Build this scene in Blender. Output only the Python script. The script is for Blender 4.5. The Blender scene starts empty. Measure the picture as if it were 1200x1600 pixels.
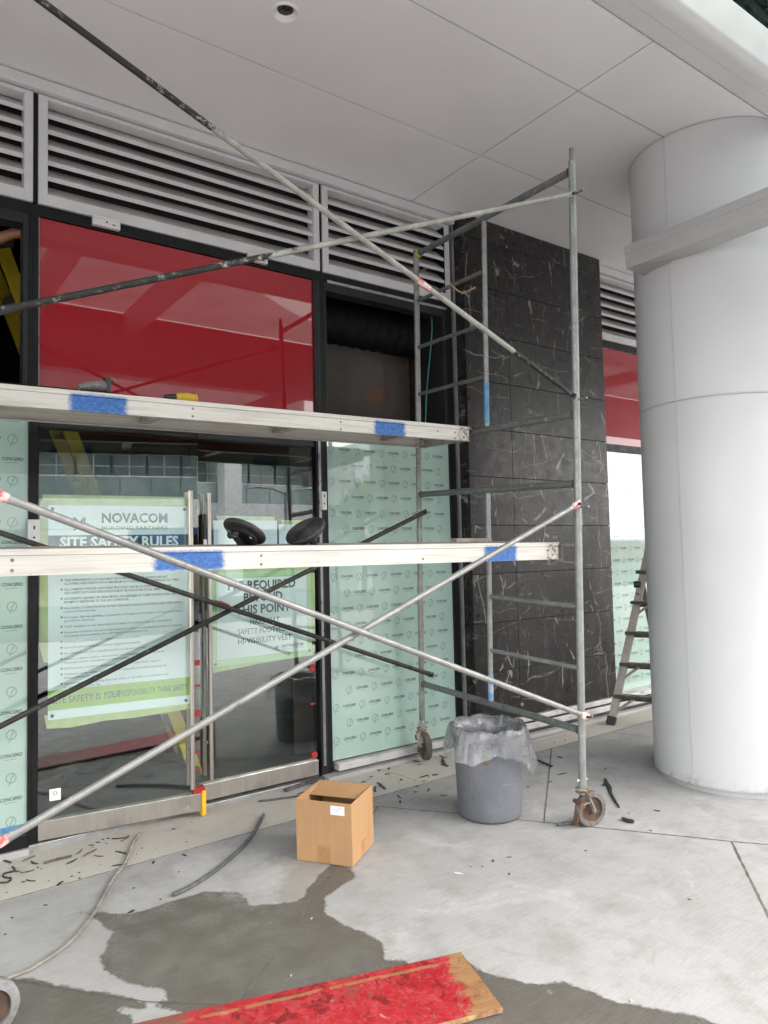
import bpy, math, random
import numpy as np
from mathutils import Vector, Matrix, Euler

RAD = math.radians
sc = bpy.context.scene
COL = sc.collection
random.seed(7)

# ------------------------------------------------------------------ camera
cam_d = bpy.data.cameras.new("camera")
cam = bpy.data.objects.new("camera", cam_d)
COL.objects.link(cam)
yaw, pitch, roll = RAD(35.81), RAD(3.1), RAD(1.332)
fwd = Vector((math.sin(yaw) * math.cos(pitch), math.cos(yaw) * math.cos(pitch), math.sin(pitch)))
rgt = Vector((math.cos(yaw), -math.sin(yaw), 0))
dwn = fwd.cross(rgt)
r2 = math.cos(roll) * rgt + math.sin(roll) * dwn
d2 = -math.sin(roll) * rgt + math.cos(roll) * dwn
M4 = Matrix(((r2.x, -d2.x, -fwd.x, 0), (r2.y, -d2.y, -fwd.y, 0), (r2.z, -d2.z, -fwd.z, 1.6), (0, 0, 0, 1)))
cam.matrix_world = M4
cam_d.sensor_width = 36
cam_d.lens = 1128 / 1600 * 36
cam_d.clip_start = 0.05
cam_d.clip_end = 600
sc.camera = cam

# ------------------------------------------------------------------ light
SUN_EL, SUN_AZ = 36, 140          # azimuth measured from +y (into the building) towards +x
wd = bpy.data.worlds.new("World")
sc.world = wd
wd.use_nodes = True
wt = wd.node_tree
for n in list(wt.nodes):
    wt.nodes.remove(n)
w_out = wt.nodes.new("ShaderNodeOutputWorld")
w_bg = wt.nodes.new("ShaderNodeBackground")
sky = wt.nodes.new("ShaderNodeTexSky")
sky.sky_type = 'NISHITA'
sky.sun_disc = False
sky.sun_elevation = RAD(SUN_EL)
sky.sun_rotation = RAD(SUN_AZ)
sky.dust_density = 3.0
w_tc = wt.nodes.new("ShaderNodeTexCoord")
w_mp = wt.nodes.new("ShaderNodeMapping")
w_mp.inputs['Scale'].default_value = (1.0, 1.0, 3.2)
w_nz = wt.nodes.new("ShaderNodeTexNoise")
w_nz.inputs['Scale'].default_value = 2.2
w_nz.inputs['Detail'].default_value = 6
w_rp = wt.nodes.new("ShaderNodeValToRGB")
w_rp.color_ramp.elements[0].position = 0.36
w_rp.color_ramp.elements[0].color = (0.55, 0.55, 0.55, 1)
w_rp.color_ramp.elements[1].position = 0.6
w_rp.color_ramp.elements[1].color = (1, 1, 1, 1)
w_mx = wt.nodes.new("ShaderNodeMix")
w_mx.data_type = 'RGBA'
w_mx.inputs[7].default_value = (10.2, 10.1, 10.0, 1)      # thin bright overcast
wt.links.new(w_tc.outputs['Generated'], w_mp.inputs['Vector'])
wt.links.new(w_mp.outputs['Vector'], w_nz.inputs['Vector'])
wt.links.new(w_nz.outputs['Fac'], w_rp.inputs['Fac'])
wt.links.new(w_rp.outputs['Color'], w_mx.inputs[0])
wt.links.new(sky.outputs['Color'], w_mx.inputs[6])
wt.links.new(w_mx.outputs[2], w_bg.inputs['Color'])
w_bg.inputs['Strength'].default_value = 0.15
wt.links.new(w_bg.outputs['Background'], w_out.inputs['Surface'])

sun_d = bpy.data.lights.new("sun", 'SUN')
sun_d.energy = 1.0
sun_d.angle = RAD(40)
sun_d.color = (1.0, 0.96, 0.9)
sun = bpy.data.objects.new("sun", sun_d)
COL.objects.link(sun)
sd = Vector((math.sin(RAD(SUN_AZ)) * math.cos(RAD(SUN_EL)), math.cos(RAD(SUN_AZ)) * math.cos(RAD(SUN_EL)), math.sin(RAD(SUN_EL))))
sun.rotation_euler = sd.to_track_quat('Z', 'Y').to_euler()
sun.location = (10, -12, 14)

sc.view_settings.view_transform = 'Standard'
sc.view_settings.look = 'None'
sc.view_settings.exposure = 2.04
sc.view_settings.gamma = 1
sc.render.engine = 'CYCLES'
sc.cycles.use_denoising = True
sc.cycles.max_bounces = 10
sc.cycles.diffuse_bounces = 5
sc.cycles.transparent_max_bounces = 16
sc.cycles.caustics_reflective = False
sc.cycles.caustics_refractive = False

# ------------------------------------------------------------------ material helpers
MATS = {}


class NT:
    def __init__(self, name):
        self.m = bpy.data.materials.new(name)
        self.m.use_nodes = True
        self.t = self.m.node_tree
        self.b = self.t.nodes.get("Principled BSDF")
        self.out = self.t.nodes.get("Material Output")
        self.tc = self.t.nodes.new("ShaderNodeTexCoord")
        self.co = self.tc.outputs['Object']
        MATS[name] = self.m

    def n(self, typ, **kw):
        nd = self.t.nodes.new(typ)
        for k, v in kw.items():
            setattr(nd, k, v)
        return nd

    def link(self, a, b):
        self.t.links.new(a, b)

    def put(self, sock, v):
        if isinstance(v, bpy.types.NodeSocket):
            self.link(v, sock)
        elif isinstance(v, (tuple, list)):
            sock.default_value = tuple(v) + ((1,) if len(v) == 3 and len(sock.default_value) == 4 else ())
        else:
            sock.default_value = v

    def noise(self, scale, detail=3, rough=0.55, vec=None, dist=0):
        nd = self.n("ShaderNodeTexNoise")
        nd.inputs['Scale'].default_value = scale
        nd.inputs['Detail'].default_value = detail
        nd.inputs['Roughness'].default_value = rough
        nd.inputs['Distortion'].default_value = dist
        self.link(vec if vec is not None else self.co, nd.inputs['Vector'])
        return nd.outputs['Fac']

    def ramp(self, fac, p0, p1, c0=0.0, c1=1.0):
        nd = self.n("ShaderNodeMapRange")
        nd.interpolation_type = 'SMOOTHSTEP'
        self.put(nd.inputs['Value'], fac)
        nd.inputs['From Min'].default_value = p0
        nd.inputs['From Max'].default_value = p1
        nd.inputs['To Min'].default_value = c0
        nd.inputs['To Max'].default_value = c1
        return nd.outputs['Result']

    def mix(self, fac, a, b):
        nd = self.n("ShaderNodeMix", data_type='RGBA')
        self.put(nd.inputs[0], fac)
        self.put(nd.inputs[6], a)
        self.put(nd.inputs[7], b)
        return nd.outputs[2]

    def math(self, op, a, b=0.0, clamp=False):
        nd = self.n("ShaderNodeMath", operation=op, use_clamp=clamp)
        self.put(nd.inputs[0], a)
        self.put(nd.inputs[1], b)
        return nd.outputs[0]

    def mapping(self, scale=(1, 1, 1), rot=(0, 0, 0), vec=None, loc=(0, 0, 0)):
        nd = self.n("ShaderNodeMapping")
        nd.inputs['Scale'].default_value = scale
        nd.inputs['Rotation'].default_value = rot
        nd.inputs['Location'].default_value = loc
        self.link(vec if vec is not None else self.co, nd.inputs['Vector'])
        return nd.outputs['Vector']

    def sep(self, vec=None):
        nd = self.n("ShaderNodeSeparateXYZ")
        self.link(vec if vec is not None else self.co, nd.inputs[0])
        return nd.outputs

    def bump(self, h, strength=0.3, dist=0.002):
        nd = self.n("ShaderNodeBump")
        nd.inputs['Strength'].default_value = strength
        nd.inputs['Distance'].default_value = dist
        self.link(h, nd.inputs['Height'])
        self.link(nd.outputs['Normal'], self.b.inputs['Normal'])

    def set(self, color=None, rough=None, metal=None, spec=None, **kw):
        if color is not None:
            self.put(self.b.inputs['Base Color'], color)
        if rough is not None:
            self.put(self.b.inputs['Roughness'], rough)
        if metal is not None:
            self.put(self.b.inputs['Metallic'], metal)
        if spec is not None:
            self.put(self.b.inputs['Specular IOR Level'], spec)
        for k, v in kw.items():
            self.put(self.b.inputs[k], v)
        return self.m


def pbr(name, color, rough=0.5, metal=0.0, c2=None, scale=6.0, spec=0.5, bump=0.0, bscale=60, rvar=0.12, lo=0.35, hi=0.65):
    t = NT(name)
    if c2 is None:
        c2 = tuple(c * 0.8 for c in color)
    f = t.ramp(t.noise(scale, 5, 0.6), lo, hi)
    t.set(t.mix(f, color, c2), t.ramp(t.noise(scale * 2.3, 3), 0.3, 0.7, max(0.02, rough - rvar), min(1, rough + rvar)), metal, spec)
    if bump:
        t.bump(t.noise(bscale, 3), bump)
    return t.m


# --- concrete paving with water marks
def make_concrete():
    t = NT("concrete")
    a = t.n("ShaderNodeAttribute", attribute_name="wet").outputs['Fac']
    d = t.n("ShaderNodeAttribute", attribute_name="damp").outputs['Fac']
    big = t.ramp(t.noise(0.9, 4, 0.6), 0.3, 0.7)
    mid = t.noise(5, 6, 0.65)
    fine = t.noise(90, 4, 0.7)
    brush = t.noise(1.0, 3, 0.6, vec=t.mapping((7, 260, 1), (0, 0, RAD(-38))))
    c = t.mix(big, (0.285, 0.279, 0.277), (0.335, 0.329, 0.328))
    c = t.mix(t.ramp(mid, 0.42, 0.72), c, (0.235, 0.227, 0.22))
    c = t.mix(t.ramp(t.noise(2.2, 7, 0.7, dist=0.6), 0.52, 0.68, 0, 0.6), c, (0.42, 0.413, 0.412))
    c = t.mix(t.ramp(fine, 0.35, 0.75, 0, 0.4), c, (0.25, 0.24, 0.23))
    c = t.mix(t.ramp(brush, 0.4, 0.7, 0, 0.3), c, (0.45, 0.44, 0.435))
    c = t.mix(t.ramp(t.noise(3.1, 5, 0.7, dist=1.0), 0.60, 0.72, 0, 0.5), c, (0.23, 0.215, 0.205))
    # beige border strip along the shopfront
    y = t.sep()[1]
    strip = t.math('GREATER_THAN', y, 3.885)
    cb = t.mix(t.ramp(fine, 0.3, 0.75, 0, 0.6), (0.47, 0.445, 0.405), (0.36, 0.335, 0.30))
    cb = t.mix(t.ramp(mid, 0.5, 0.75, 0, 0.6), cb, (0.33, 0.31, 0.285))
    c = t.mix(strip, c, cb)
    # splashed water
    rag = t.math('ADD', t.math('MULTIPLY', t.math('SUBTRACT', t.noise(14, 6, 0.7), 0.5), 0.7), t.math('MULTIPLY', t.math('SUBTRACT', t.noise(55, 4, 0.7), 0.5), 0.35))
    wm = t.ramp(t.math('ADD', a, rag), 0.47, 0.56)
    dm = t.ramp(t.math('ADD', d, t.math('MULTIPLY', rag, 1.5)), 0.35, 0.75, 0, 0.55)
    wet_c = t.mix(t.ramp(mid, 0.35, 0.7), (0.085, 0.077, 0.066), (0.110, 0.102, 0.089))
    wet_c = t.mix(t.ramp(brush, 0.4, 0.7, 0, 0.35), wet_c, (0.205, 0.195, 0.175))
    wet_c = t.mix(t.ramp(t.noise(7, 4, 0.7), 0.66, 0.74, 0, 0.6), wet_c, (0.30, 0.29, 0.27))
    wet_c = t.mix(t.ramp(fine, 0.5, 0.8, 0, 0.35), wet_c, (0.08, 0.075, 0.065))
    c = t.mix(dm, c, (0.22, 0.20, 0.17))
    fr_ = t.math('MULTIPLY', t.ramp(t.math('ADD', a, rag), 0.40, 0.48), t.ramp(t.math('ADD', a, rag), 0.5, 0.64, 1, 0))
    c = t.mix(wm, c, wet_c)
    c = t.mix(t.math('MULTIPLY', fr_, 0.45), c, (0.062, 0.056, 0.048))
    r = t.math('SUBTRACT', 0.85, t.math('MULTIPLY', wm, t.ramp(mid, 0.38, 0.62, 0.30, 0.66)))
    t.set(c, r, 0, 0.4)
    t.bump(t.math('ADD', t.math('MULTIPLY', fine, 0.6), brush), 0.25, 0.0015)


make_concrete()


def make_marble():
    t = NT("black_marble")
    rnd = t.n("ShaderNodeNewGeometry").outputs['Random Per Island']
    off = t.n("ShaderNodeCombineXYZ")
    t.link(t.math('MULTIPLY', rnd, 37.0), off.inputs[0])
    t.link(t.math('MULTIPLY', rnd, 11.0), off.inputs[1])
    t.link(t.math('MULTIPLY', rnd, 53.0), off.inputs[2])
    add = t.n("ShaderNodeVectorMath", operation='ADD')
    t.link(t.co, add.inputs[0])
    t.link(off.outputs[0], add.inputs[1])
    v = add.outputs[0]
    # warp
    wn = t.n("ShaderNodeTexNoise")
    wn.inputs['Scale'].default_value = 5
    wn.inputs['Detail'].default_value = 4
    t.link(v, wn.inputs['Vector'])
    wv = t.n("ShaderNodeVectorMath", operation='MULTIPLY_ADD')
    t.link(wn.outputs['Color'], wv.inputs[0])
    wv.inputs[1].default_value = (0.10, 0.10, 0.10)
    t.link(v, wv.inputs[2])
    v2 = t.mapping((7.5, 2.0, 1.9), (0, RAD(30), 0), vec=wv.outputs[0])

    def veins(vec, scale, w0, w1, mscale, m0, m1, shift):
        vo = t.n("ShaderNodeTexVoronoi", feature='DISTANCE_TO_EDGE')
        vo.inputs['Scale'].default_value = scale
        sh = t.mapping((1, 1, 1), (0, 0, 0), vec=vec, loc=(shift, shift * 2, shift))
        t.link(sh, vo.inputs['Vector'])
        e = t.ramp(vo.outputs['Distance'], w0, w1, 1, 0)
        m = t.ramp(t.noise(mscale, 3, 0.6, vec=sh), m0, m1)
        return t.math('MULTIPLY', e, m)
    f1 = veins(v2, 0.55, 0.003, 0.020, 0.9, 0.50, 0.58, 0.0)
    f2 = veins(v2, 2.6, 0.004, 0.032, 2.2, 0.47, 0.64, 4.3)
    v3 = t.mapping((1.4, 1.4, 7.5), (0, RAD(-32), 0), vec=wv.outputs[0])
    f3 = veins(v3, 0.8, 0.002, 0.020, 1.6, 0.50, 0.62, 9.1)
    v4 = t.mapping((9.0, 3.0, 2.6), (0, RAD(38), 0), vec=wv.outputs[0])
    f4 = veins(v4, 3.2, 0.004, 0.040, 1.2, 0.48, 0.66, 2.2)
    cl = t.ramp(t.noise(3.2, 6, 0.75, vec=v, dist=1.4), 0.62, 0.76)
    base = t.mix(t.ramp(t.noise(2.2, 5, 0.65, vec=v), 0.35, 0.7), (0.0075, 0.0075, 0.0085), (0.020, 0.017, 0.0155))
    base = t.mix(t.ramp(t.noise(26, 4, 0.7, vec=v), 0.45, 0.75, 0, 0.55), base, (0.034, 0.030, 0.028))
    base = t.mix(t.ramp(t.noise(1.2, 2, 0.5, vec=v), 0.5, 0.75, 0, 0.5), base, (0.029, 0.0225, 0.020))
    base = t.mix(t.math('MULTIPLY', rnd, 0.35), base, (0.024, 0.0205, 0.019))
    c = t.mix(t.math('MULTIPLY', cl, 0.5), base, (0.060, 0.055, 0.052))
    c = t.mix(t.math('MULTIPLY', f4, 0.35), c, (0.24, 0.225, 0.21))
    c = t.mix(t.math('MULTIPLY', f2, 0.30), c, (0.28, 0.26, 0.245))
    c = t.mix(t.math('MULTIPLY', f3, 0.42), c, (0.36, 0.34, 0.32))
    c = t.mix(t.math('MULTIPLY', f1, 0.6), c, (0.40, 0.38, 0.36))
    t.set(c, t.ramp(t.noise(9, 4), 0.3, 0.7, 0.26, 0.42), 0, 0.3)


make_marble()


def make_tube(name, base, c2, dark, dark_amt, metal=0.55, rough=0.5, rust=0.0):
    t = NT(name)
    a = t.ramp(t.noise(9, 6, 0.7), 0.35, 0.68)
    b = t.noise(38, 5, 0.7)
    c = t.mix(a, base, c2)
    c = t.mix(t.ramp(b, 0.62, 0.7, 0, 0.75), c, (0.62, 0.61, 0.58))
    c = t.mix(t.ramp(t.noise(6, 5, 0.75), 0.58 - dark_amt, 0.62 - dark_amt + 0.05, 0, 0.9), c, dark)
    if rust:
        c = t.mix(t.ramp(t.noise(4.5, 6, 0.7), 0.62 - rust, 0.7 - rust, 0, 0.9), c, (0.13, 0.06, 0.03))
    t.set(c, t.ramp(b, 0.3, 0.7, rough - 0.12, rough + 0.18), metal, 0.5)
    t.bump(b, 0.15, 0.001)
    return t.m


make_tube("galvanised", (0.30, 0.31, 0.305), (0.22, 0.23, 0.225), (0.12, 0.12, 0.115), -0.08)
make_tube("galvanised_worn", (0.27, 0.275, 0.265), (0.18, 0.18, 0.17), (0.07, 0.06, 0.05), 0.0, rust=0.02)
make_tube("green_grey_tube", (0.16, 0.175, 0.165), (0.11, 0.125, 0.118), (0.06, 0.06, 0.055), -0.03, 0.4)
make_tube("bright_brace", (0.30, 0.30, 0.288), (0.22, 0.22, 0.212), (0.13, 0.122, 0.115), -0.02, 0.45, 0.45)
make_tube("dark_brace", (0.05, 0.047, 0.043), (0.03, 0.028, 0.025), (0.018, 0.017, 0.016), -0.02, 0.35, 0.55)
pbr("caster_rubber_mid", (0.15, 0.138, 0.13), 0.8, c2=(0.085, 0.075, 0.068), scale=22, bump=0.3)
make_tube("cast_iron", (0.34, 0.31, 0.27), (0.24, 0.19, 0.15), (0.13, 0.075, 0.045), 0.02, 0.35, 0.6, rust=0.05)


def make_mixed_brace(name, axis_from, axis_to, end_from=0.5):
    """A galvanised brace whose first stretch is covered in dark old paint (worn off with distance)."""
    t = NT(name)
    x = t.sep()[0]
    b = t.noise(30, 5, 0.75)
    grad = t.math('ADD', t.ramp(x, axis_from, axis_to, 0.0, 0.62), t.math('MULTIPLY', t.noise(5, 4, 0.7), 0.35))
    grad = t.math('SUBTRACT', grad, t.ramp(x, end_from, end_from + 0.12, 0.0, 0.5))
    dm = t.ramp(t.math('SUBTRACT', t.math('ADD', b, 0.10), grad), 0.02, 0.08)
    c = t.mix(t.ramp(t.noise(12, 4), 0.35, 0.65), (0.34, 0.335, 0.30), (0.23, 0.225, 0.20))
    c = t.mix(dm, c, t.mix(t.ramp(t.noise(26, 6, 0.8), 0.56, 0.66), (0.014, 0.014, 0.013), (0.20, 0.195, 0.18)))
    t.set(c, 0.5, 0.3, 0.5)


make_mixed_brace("paint_worn_brace", -3.0, -1.7, -0.62)
make_mixed_brace("paint_flecked_brace", -3.0, -1.2)

pbr("caster_rubber", (0.10, 0.092, 0.088), 0.75, c2=(0.06, 0.05, 0.045), scale=25, bump=0.3)
pbr("caster_rubber_pale", (0.23, 0.23, 0.235), 0.8, c2=(0.13, 0.125, 0.12), scale=20, bump=0.3)
pbr("wheel_hub", (0.10, 0.06, 0.04), 0.7, 0.1, c2=(0.05, 0.035, 0.03), scale=18)
pbr("rusty_steel", (0.19, 0.085, 0.04), 0.75, 0.2, c2=(0.10, 0.055, 0.035), scale=22, bump=0.3)
pbr("white_panel", (0.70, 0.685, 0.70), 0.42, c2=(0.665, 0.65, 0.665), scale=1.2, spec=0.45, rvar=0.06)
pbr("white_fascia", (0.56, 0.555, 0.555), 0.36, c2=(0.53, 0.525, 0.525), scale=2, rvar=0.06)


def make_column():
    t = NT("column_white")
    z = t.sep()[2]
    low = t.math('MULTIPLY', t.ramp(z, 0.03, 0.13, 1, 0), t.ramp(t.noise(14, 6, 0.75), 0.48, 0.72))
    c = t.mix(t.ramp(t.noise(1.3, 4), 0.35, 0.7), (0.535, 0.538, 0.548), (0.505, 0.508, 0.515))
    drip = t.noise(1.0, 4, 0.6, vec=t.mapping((34, 34, 1.1)))
    c = t.mix(t.math('MULTIPLY', t.ramp(drip, 0.62, 0.74, 0, 0.12), t.ramp(z, 2.7, 3.4)), c, (0.45, 0.41, 0.37))
    c = t.mix(low, c, (0.18, 0.155, 0.12))
    c = t.mix(t.ramp(t.noise(45, 2, 0.5), 0.755, 0.78, 0, 0.8), c, (0.35, 0.34, 0.33))
    t.set(c, t.ramp(t.noise(5, 3), 0.3, 0.7, 0.34, 0.46), 0, 0.45)


make_column()
pbr("louver_alu", (0.60, 0.60, 0.61), 0.5, 0.0, c2=(0.55, 0.55, 0.56), scale=3, spec=0.4)
pbr("louver_blade", (0.66, 0.635, 0.61), 0.5, 0.0, c2=(0.50, 0.48, 0.46), scale=4, spec=0.4)
pbr("black_frame", (0.006, 0.006, 0.007), 0.45, 0.0, c2=(0.010, 0.010, 0.011), scale=7, spec=0.25)
pbr("charcoal_frame", (0.022, 0.023, 0.026), 0.45, 0.0, c2=(0.015, 0.016, 0.018), scale=4, spec=0.3)
pbr("steel_trim", (0.42, 0.42, 0.42), 0.45, 0.6, c2=(0.33, 0.33, 0.33), scale=14)
pbr("silver_edge", (0.30, 0.31, 0.32), 0.35, 0.6)
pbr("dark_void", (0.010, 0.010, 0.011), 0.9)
pbr("gutter_grey", (0.40, 0.395, 0.395), 0.55, 0.1, c2=(0.36, 0.35, 0.35), scale=2.5)
pbr("shadow_gap", (0.02, 0.02, 0.02), 0.9)


def make_brushed(name, col, axis_scale):
    t = NT(name)
    g = t.noise(1.0, 3, 0.6, vec=t.mapping(axis_scale))
    c = t.mix(t.ramp(g, 0.3, 0.7), col, tuple(k * 0.78 for k in col))
    c = t.mix(t.ramp(t.noise(4, 4, 0.6), 0.55, 0.75, 0, 0.5), c, tuple(k * 0.6 for k in col))
    t.set(c, t.ramp(g, 0.3, 0.7, 0.32, 0.46), 0.9, 0.5)


make_brushed("brushed_steel", (0.58, 0.545, 0.50), (14, 14, 1.5))
make_brushed("handle_steel", (0.56, 0.51, 0.46), (60, 60, 2))


def make_scratched_plate():
    t = NT("scratched_plate")
    c = t.mix(t.ramp(t.noise(6, 6, 0.7), 0.4, 0.65), (0.60, 0.58, 0.57), (0.42, 0.41, 0.40))
    c = t.mix(t.ramp(t.noise(40, 4, 0.7), 0.66, 0.72), c, (0.05, 0.05, 0.05))
    c = t.mix(t.ramp(t.noise(3, 3, 0.7), 0.6, 0.72, 0, 0.7), c, (0.20, 0.19, 0.18))
    t.set(c, 0.5, 0.3)


make_scratched_plate()


def make_plank():
    """Off-white painted aluminium side rail with sprayed blue marks (local x places them)."""
    t = NT("plank_rail")
    b = t.noise(45, 5, 0.75)
    streak = t.noise(1.0, 4, 0.65, vec=t.mapping((2.5, 30, 60)))
    c = t.mix(t.ramp(streak, 0.42, 0.7), (0.60, 0.58, 0.54), (0.49, 0.46, 0.42))
    c = t.mix(t.ramp(b, 0.66, 0.71, 0, 0.8), c, (0.20, 0.18, 0.16))
    c = t.mix(t.ramp(t.noise(8, 5, 0.75), 0.62, 0.7, 0, 0.55), c, (0.42, 0.37, 0.31))
    x, y, z = t.sep()
    ends = t.math('MAXIMUM', t.ramp(x, 2.86, 2.93), t.ramp(x, 0.05, 0.02))
    c = t.mix(t.math('MULTIPLY', ends, t.ramp(t.noise(38, 5, 0.75), 0.42, 0.58)), c, (0.20, 0.15, 0.10))
    rag = t.math('MULTIPLY', t.math('SUBTRACT', t.noise(30, 5, 0.75), 0.5), 0.055)
    tot = None
    a = t.n("ShaderNodeAttribute", attribute_name="spray").outputs['Fac']
    sp = t.math('ADD', a, t.math('MULTIPLY', t.math('SUBTRACT', t.noise(55, 6, 0.8), 0.5), 0.55))
    m = t.ramp(sp, 0.40, 0.72)
    blue = t.mix(t.ramp(t.noise(70, 3), 0.35, 0.7), (0.032, 0.105, 0.33), (0.065, 0.17, 0.43))
    blue = t.mix(t.ramp(t.noise(90, 4, 0.75), 0.62, 0.74, 0, 0.7), blue, (0.5, 0.53, 0.58))
    c = t.mix(m, c, blue)
    t.set(c, 0.55, 0.15, 0.4)
    t.bump(b, 0.12, 0.001)


make_plank()
pbr("plank_ply", (0.46, 0.43, 0.39), 0.75, c2=(0.40, 0.37, 0.34), scale=4, bump=0.1)
pbr("plank_deck", (0.34, 0.29, 0.24), 0.8, c2=(0.22, 0.19, 0.165), scale=9, bump=0.2)
pbr("plank_alu", (0.50, 0.475, 0.43), 0.5, 0.4, c2=(0.34, 0.31, 0.27), scale=12)
pbr("rivet", (0.33, 0.30, 0.27), 0.5, 0.6, c2=(0.20, 0.17, 0.14), scale=30)
pbr("red_paint", (0.60, 0.07, 0.075), 0.55, c2=(0.62, 0.50, 0.47), scale=26, lo=0.42, hi=0.56)
pbr("blue_paint", (0.06, 0.20, 0.36), 0.55, c2=(0.10, 0.26, 0.40), scale=25)
pbr("blue_paint_worn", (0.10, 0.24, 0.48), 0.55, c2=(0.36, 0.40, 0.45), scale=25)
pbr("tape_lime", (0.36, 0.42, 0.06), 0.6, c2=(0.28, 0.33, 0.05), scale=20)


def make_glass(name, tint, ior=1.55, dirt=0.05):
    t = NT(name)
    t.t.nodes.remove(t.b)
    tr = t.n("ShaderNodeBsdfTransparent")
    tr.inputs['Color'].default_value = tint + (1,)
    gl = t.n("ShaderNodeBsdfGlossy")
    gl.inputs['Roughness'].default_value = 0.0
    gl.inputs['Color'].default_value = (0.93, 0.97, 0.96, 1)
    df = t.n("ShaderNodeBsdfDiffuse")
    df.inputs['Color'].default_value = (0.5, 0.52, 0.52, 1)
    ge = t.n("ShaderNodeNewGeometry")
    dt = t.n("ShaderNodeVectorMath", operation='DOT_PRODUCT')
    t.link(ge.outputs['Normal'], dt.inputs[0])
    t.link(ge.outputs['Incoming'], dt.inputs[1])
    cs = t.math('ABSOLUTE', dt.outputs['Value'])
    f0 = ((ior - 1) / (ior + 1)) ** 2
    fac = t.math('ADD', f0, t.math('MULTIPLY', 1 - f0, t.math('POWER', t.math('SUBTRACT', 1.0, cs), 5.0)))
    m0 = t.n("ShaderNodeMixShader")
    t.put(m0.inputs[0], t.ramp(t.noise(3, 5, 0.7), 0.45, 0.8, 0.0, dirt))
    t.link(tr.outputs[0], m0.inputs[1])
    t.link(df.outputs[0], m0.inputs[2])
    m1 = t.n("ShaderNodeMixShader")
    t.link(fac, m1.inputs[0])
    t.link(m0.outputs[0], m1.inputs[1])
    t.link(gl.outputs[0], m1.inputs[2])
    t.link(m1.outputs[0], t.out.inputs['Surface'])


make_glass("door_glass", (0.955, 0.985, 0.975), 2.0, 0.012)
make_glass("clear_glass", (0.80, 0.84, 0.83), 1.5, 0.03)
make_glass("roof_glass", (0.48, 0.51, 0.51), 1.5, 0.25)  # tint darkened to hold back overhead light on the near paving


def make_gloss(name, col, c2, spec, rough=0.02, scale=2):
    t = NT(name)
    t.set(t.mix(t.ramp(t.noise(scale, 3), 0.35, 0.7), col, c2), rough, 0, 0.6, **{"Coat Weight": 1.0, "Coat Roughness": 0.01, "Coat IOR": 1.6})


make_gloss("red_glass", (0.33, 0.010, 0.018), (0.31, 0.010, 0.017), 0.8)
MATS["red_glass"].node_tree.nodes["Principled BSDF"].inputs["Coat Weight"].default_value = 0.12


def make_film():
    t = NT("green_film")
    c = t.mix(t.ramp(t.noise(1.4, 3), 0.3, 0.7), (0.385, 0.53, 0.465), (0.35, 0.49, 0.435))
    wr = t.noise(1.0, 3, 0.6, vec=t.mapping((5, 1, 0.7)))
    c = t.mix(t.ramp(wr, 0.45, 0.7, 0, 0.45), c, (0.43, 0.57, 0.52))
    t.set(c, 0.02, 0, 0.6, **{"Coat Weight": 1.0, "Coat Roughness": 0.01, "Coat IOR": 1.6})


make_film()
make_gloss("film_ink", (0.045, 0.075, 0.07), (0.06, 0.09, 0.085), 0.8)
make_gloss("film_ink_pale", (0.24, 0.345, 0.305), (0.22, 0.32, 0.285), 0.8)
pbr("sign_white", (0.80, 0.93, 0.93), 0.5, c2=(0.77, 0.90, 0.90), scale=3)
pbr("sign_navy", (0.035, 0.075, 0.105), 0.5, c2=(0.045, 0.085, 0.115))
pbr("sign_green", (0.34, 0.60, 0.12), 0.5, c2=(0.33, 0.50, 0.13))
pbr("sign_lime_edge", (0.46, 0.76, 0.42), 0.5, c2=(0.43, 0.72, 0.40))
pbr("sign_green_text", (0.25, 0.42, 0.10), 0.5)
pbr("sign_ink", (0.10, 0.14, 0.155), 0.5)
pbr("green_tape", (0.50, 0.60, 0.28), 0.7, c2=(0.42, 0.53, 0.22), scale=12)
pbr("yellow_fibreglass", (0.55, 0.42, 0.02), 0.45, c2=(0.48, 0.36, 0.02), scale=6)
pbr("black_plastic", (0.013, 0.013, 0.014), 0.4, c2=(0.022, 0.022, 0.022), scale=15)
pbr("black_rubber", (0.012, 0.012, 0.013), 0.6, c2=(0.03, 0.03, 0.03), scale=30, bump=0.2)
pbr("grey_rubber", (0.10, 0.10, 0.11), 0.6, c2=(0.06, 0.06, 0.065), scale=20, bump=0.2)
pbr("scrap_grey", (0.15, 0.14, 0.13), 0.8, c2=(0.08, 0.075, 0.07), scale=40)
pbr("scrap_white", (0.6, 0.6, 0.6), 0.7)
pbr("bin_grey", (0.205, 0.22, 0.255), 0.55, c2=(0.25, 0.262, 0.295), scale=5, bump=0.05, bscale=25)


def make_bin():
    t = NT("bin_plastic")
    c = t.mix(t.ramp(t.noise(4, 5, 0.7), 0.35, 0.7), (0.118, 0.124, 0.142), (0.158, 0.163, 0.182))
    scr = t.noise(1.0, 4, 0.7, vec=t.mapping((60, 60, 9)))
    c = t.mix(t.ramp(scr, 0.60, 0.68, 0, 0.6), c, (0.06, 0.062, 0.07))
    scr2 = t.noise(1.0, 4, 0.7, vec=t.mapping((12, 12, 70)))
    c = t.mix(t.ramp(scr2, 0.62, 0.70, 0, 0.45), c, (0.25, 0.255, 0.275))
    t.set(c, 0.5, 0, 0.45)


make_bin()


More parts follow.
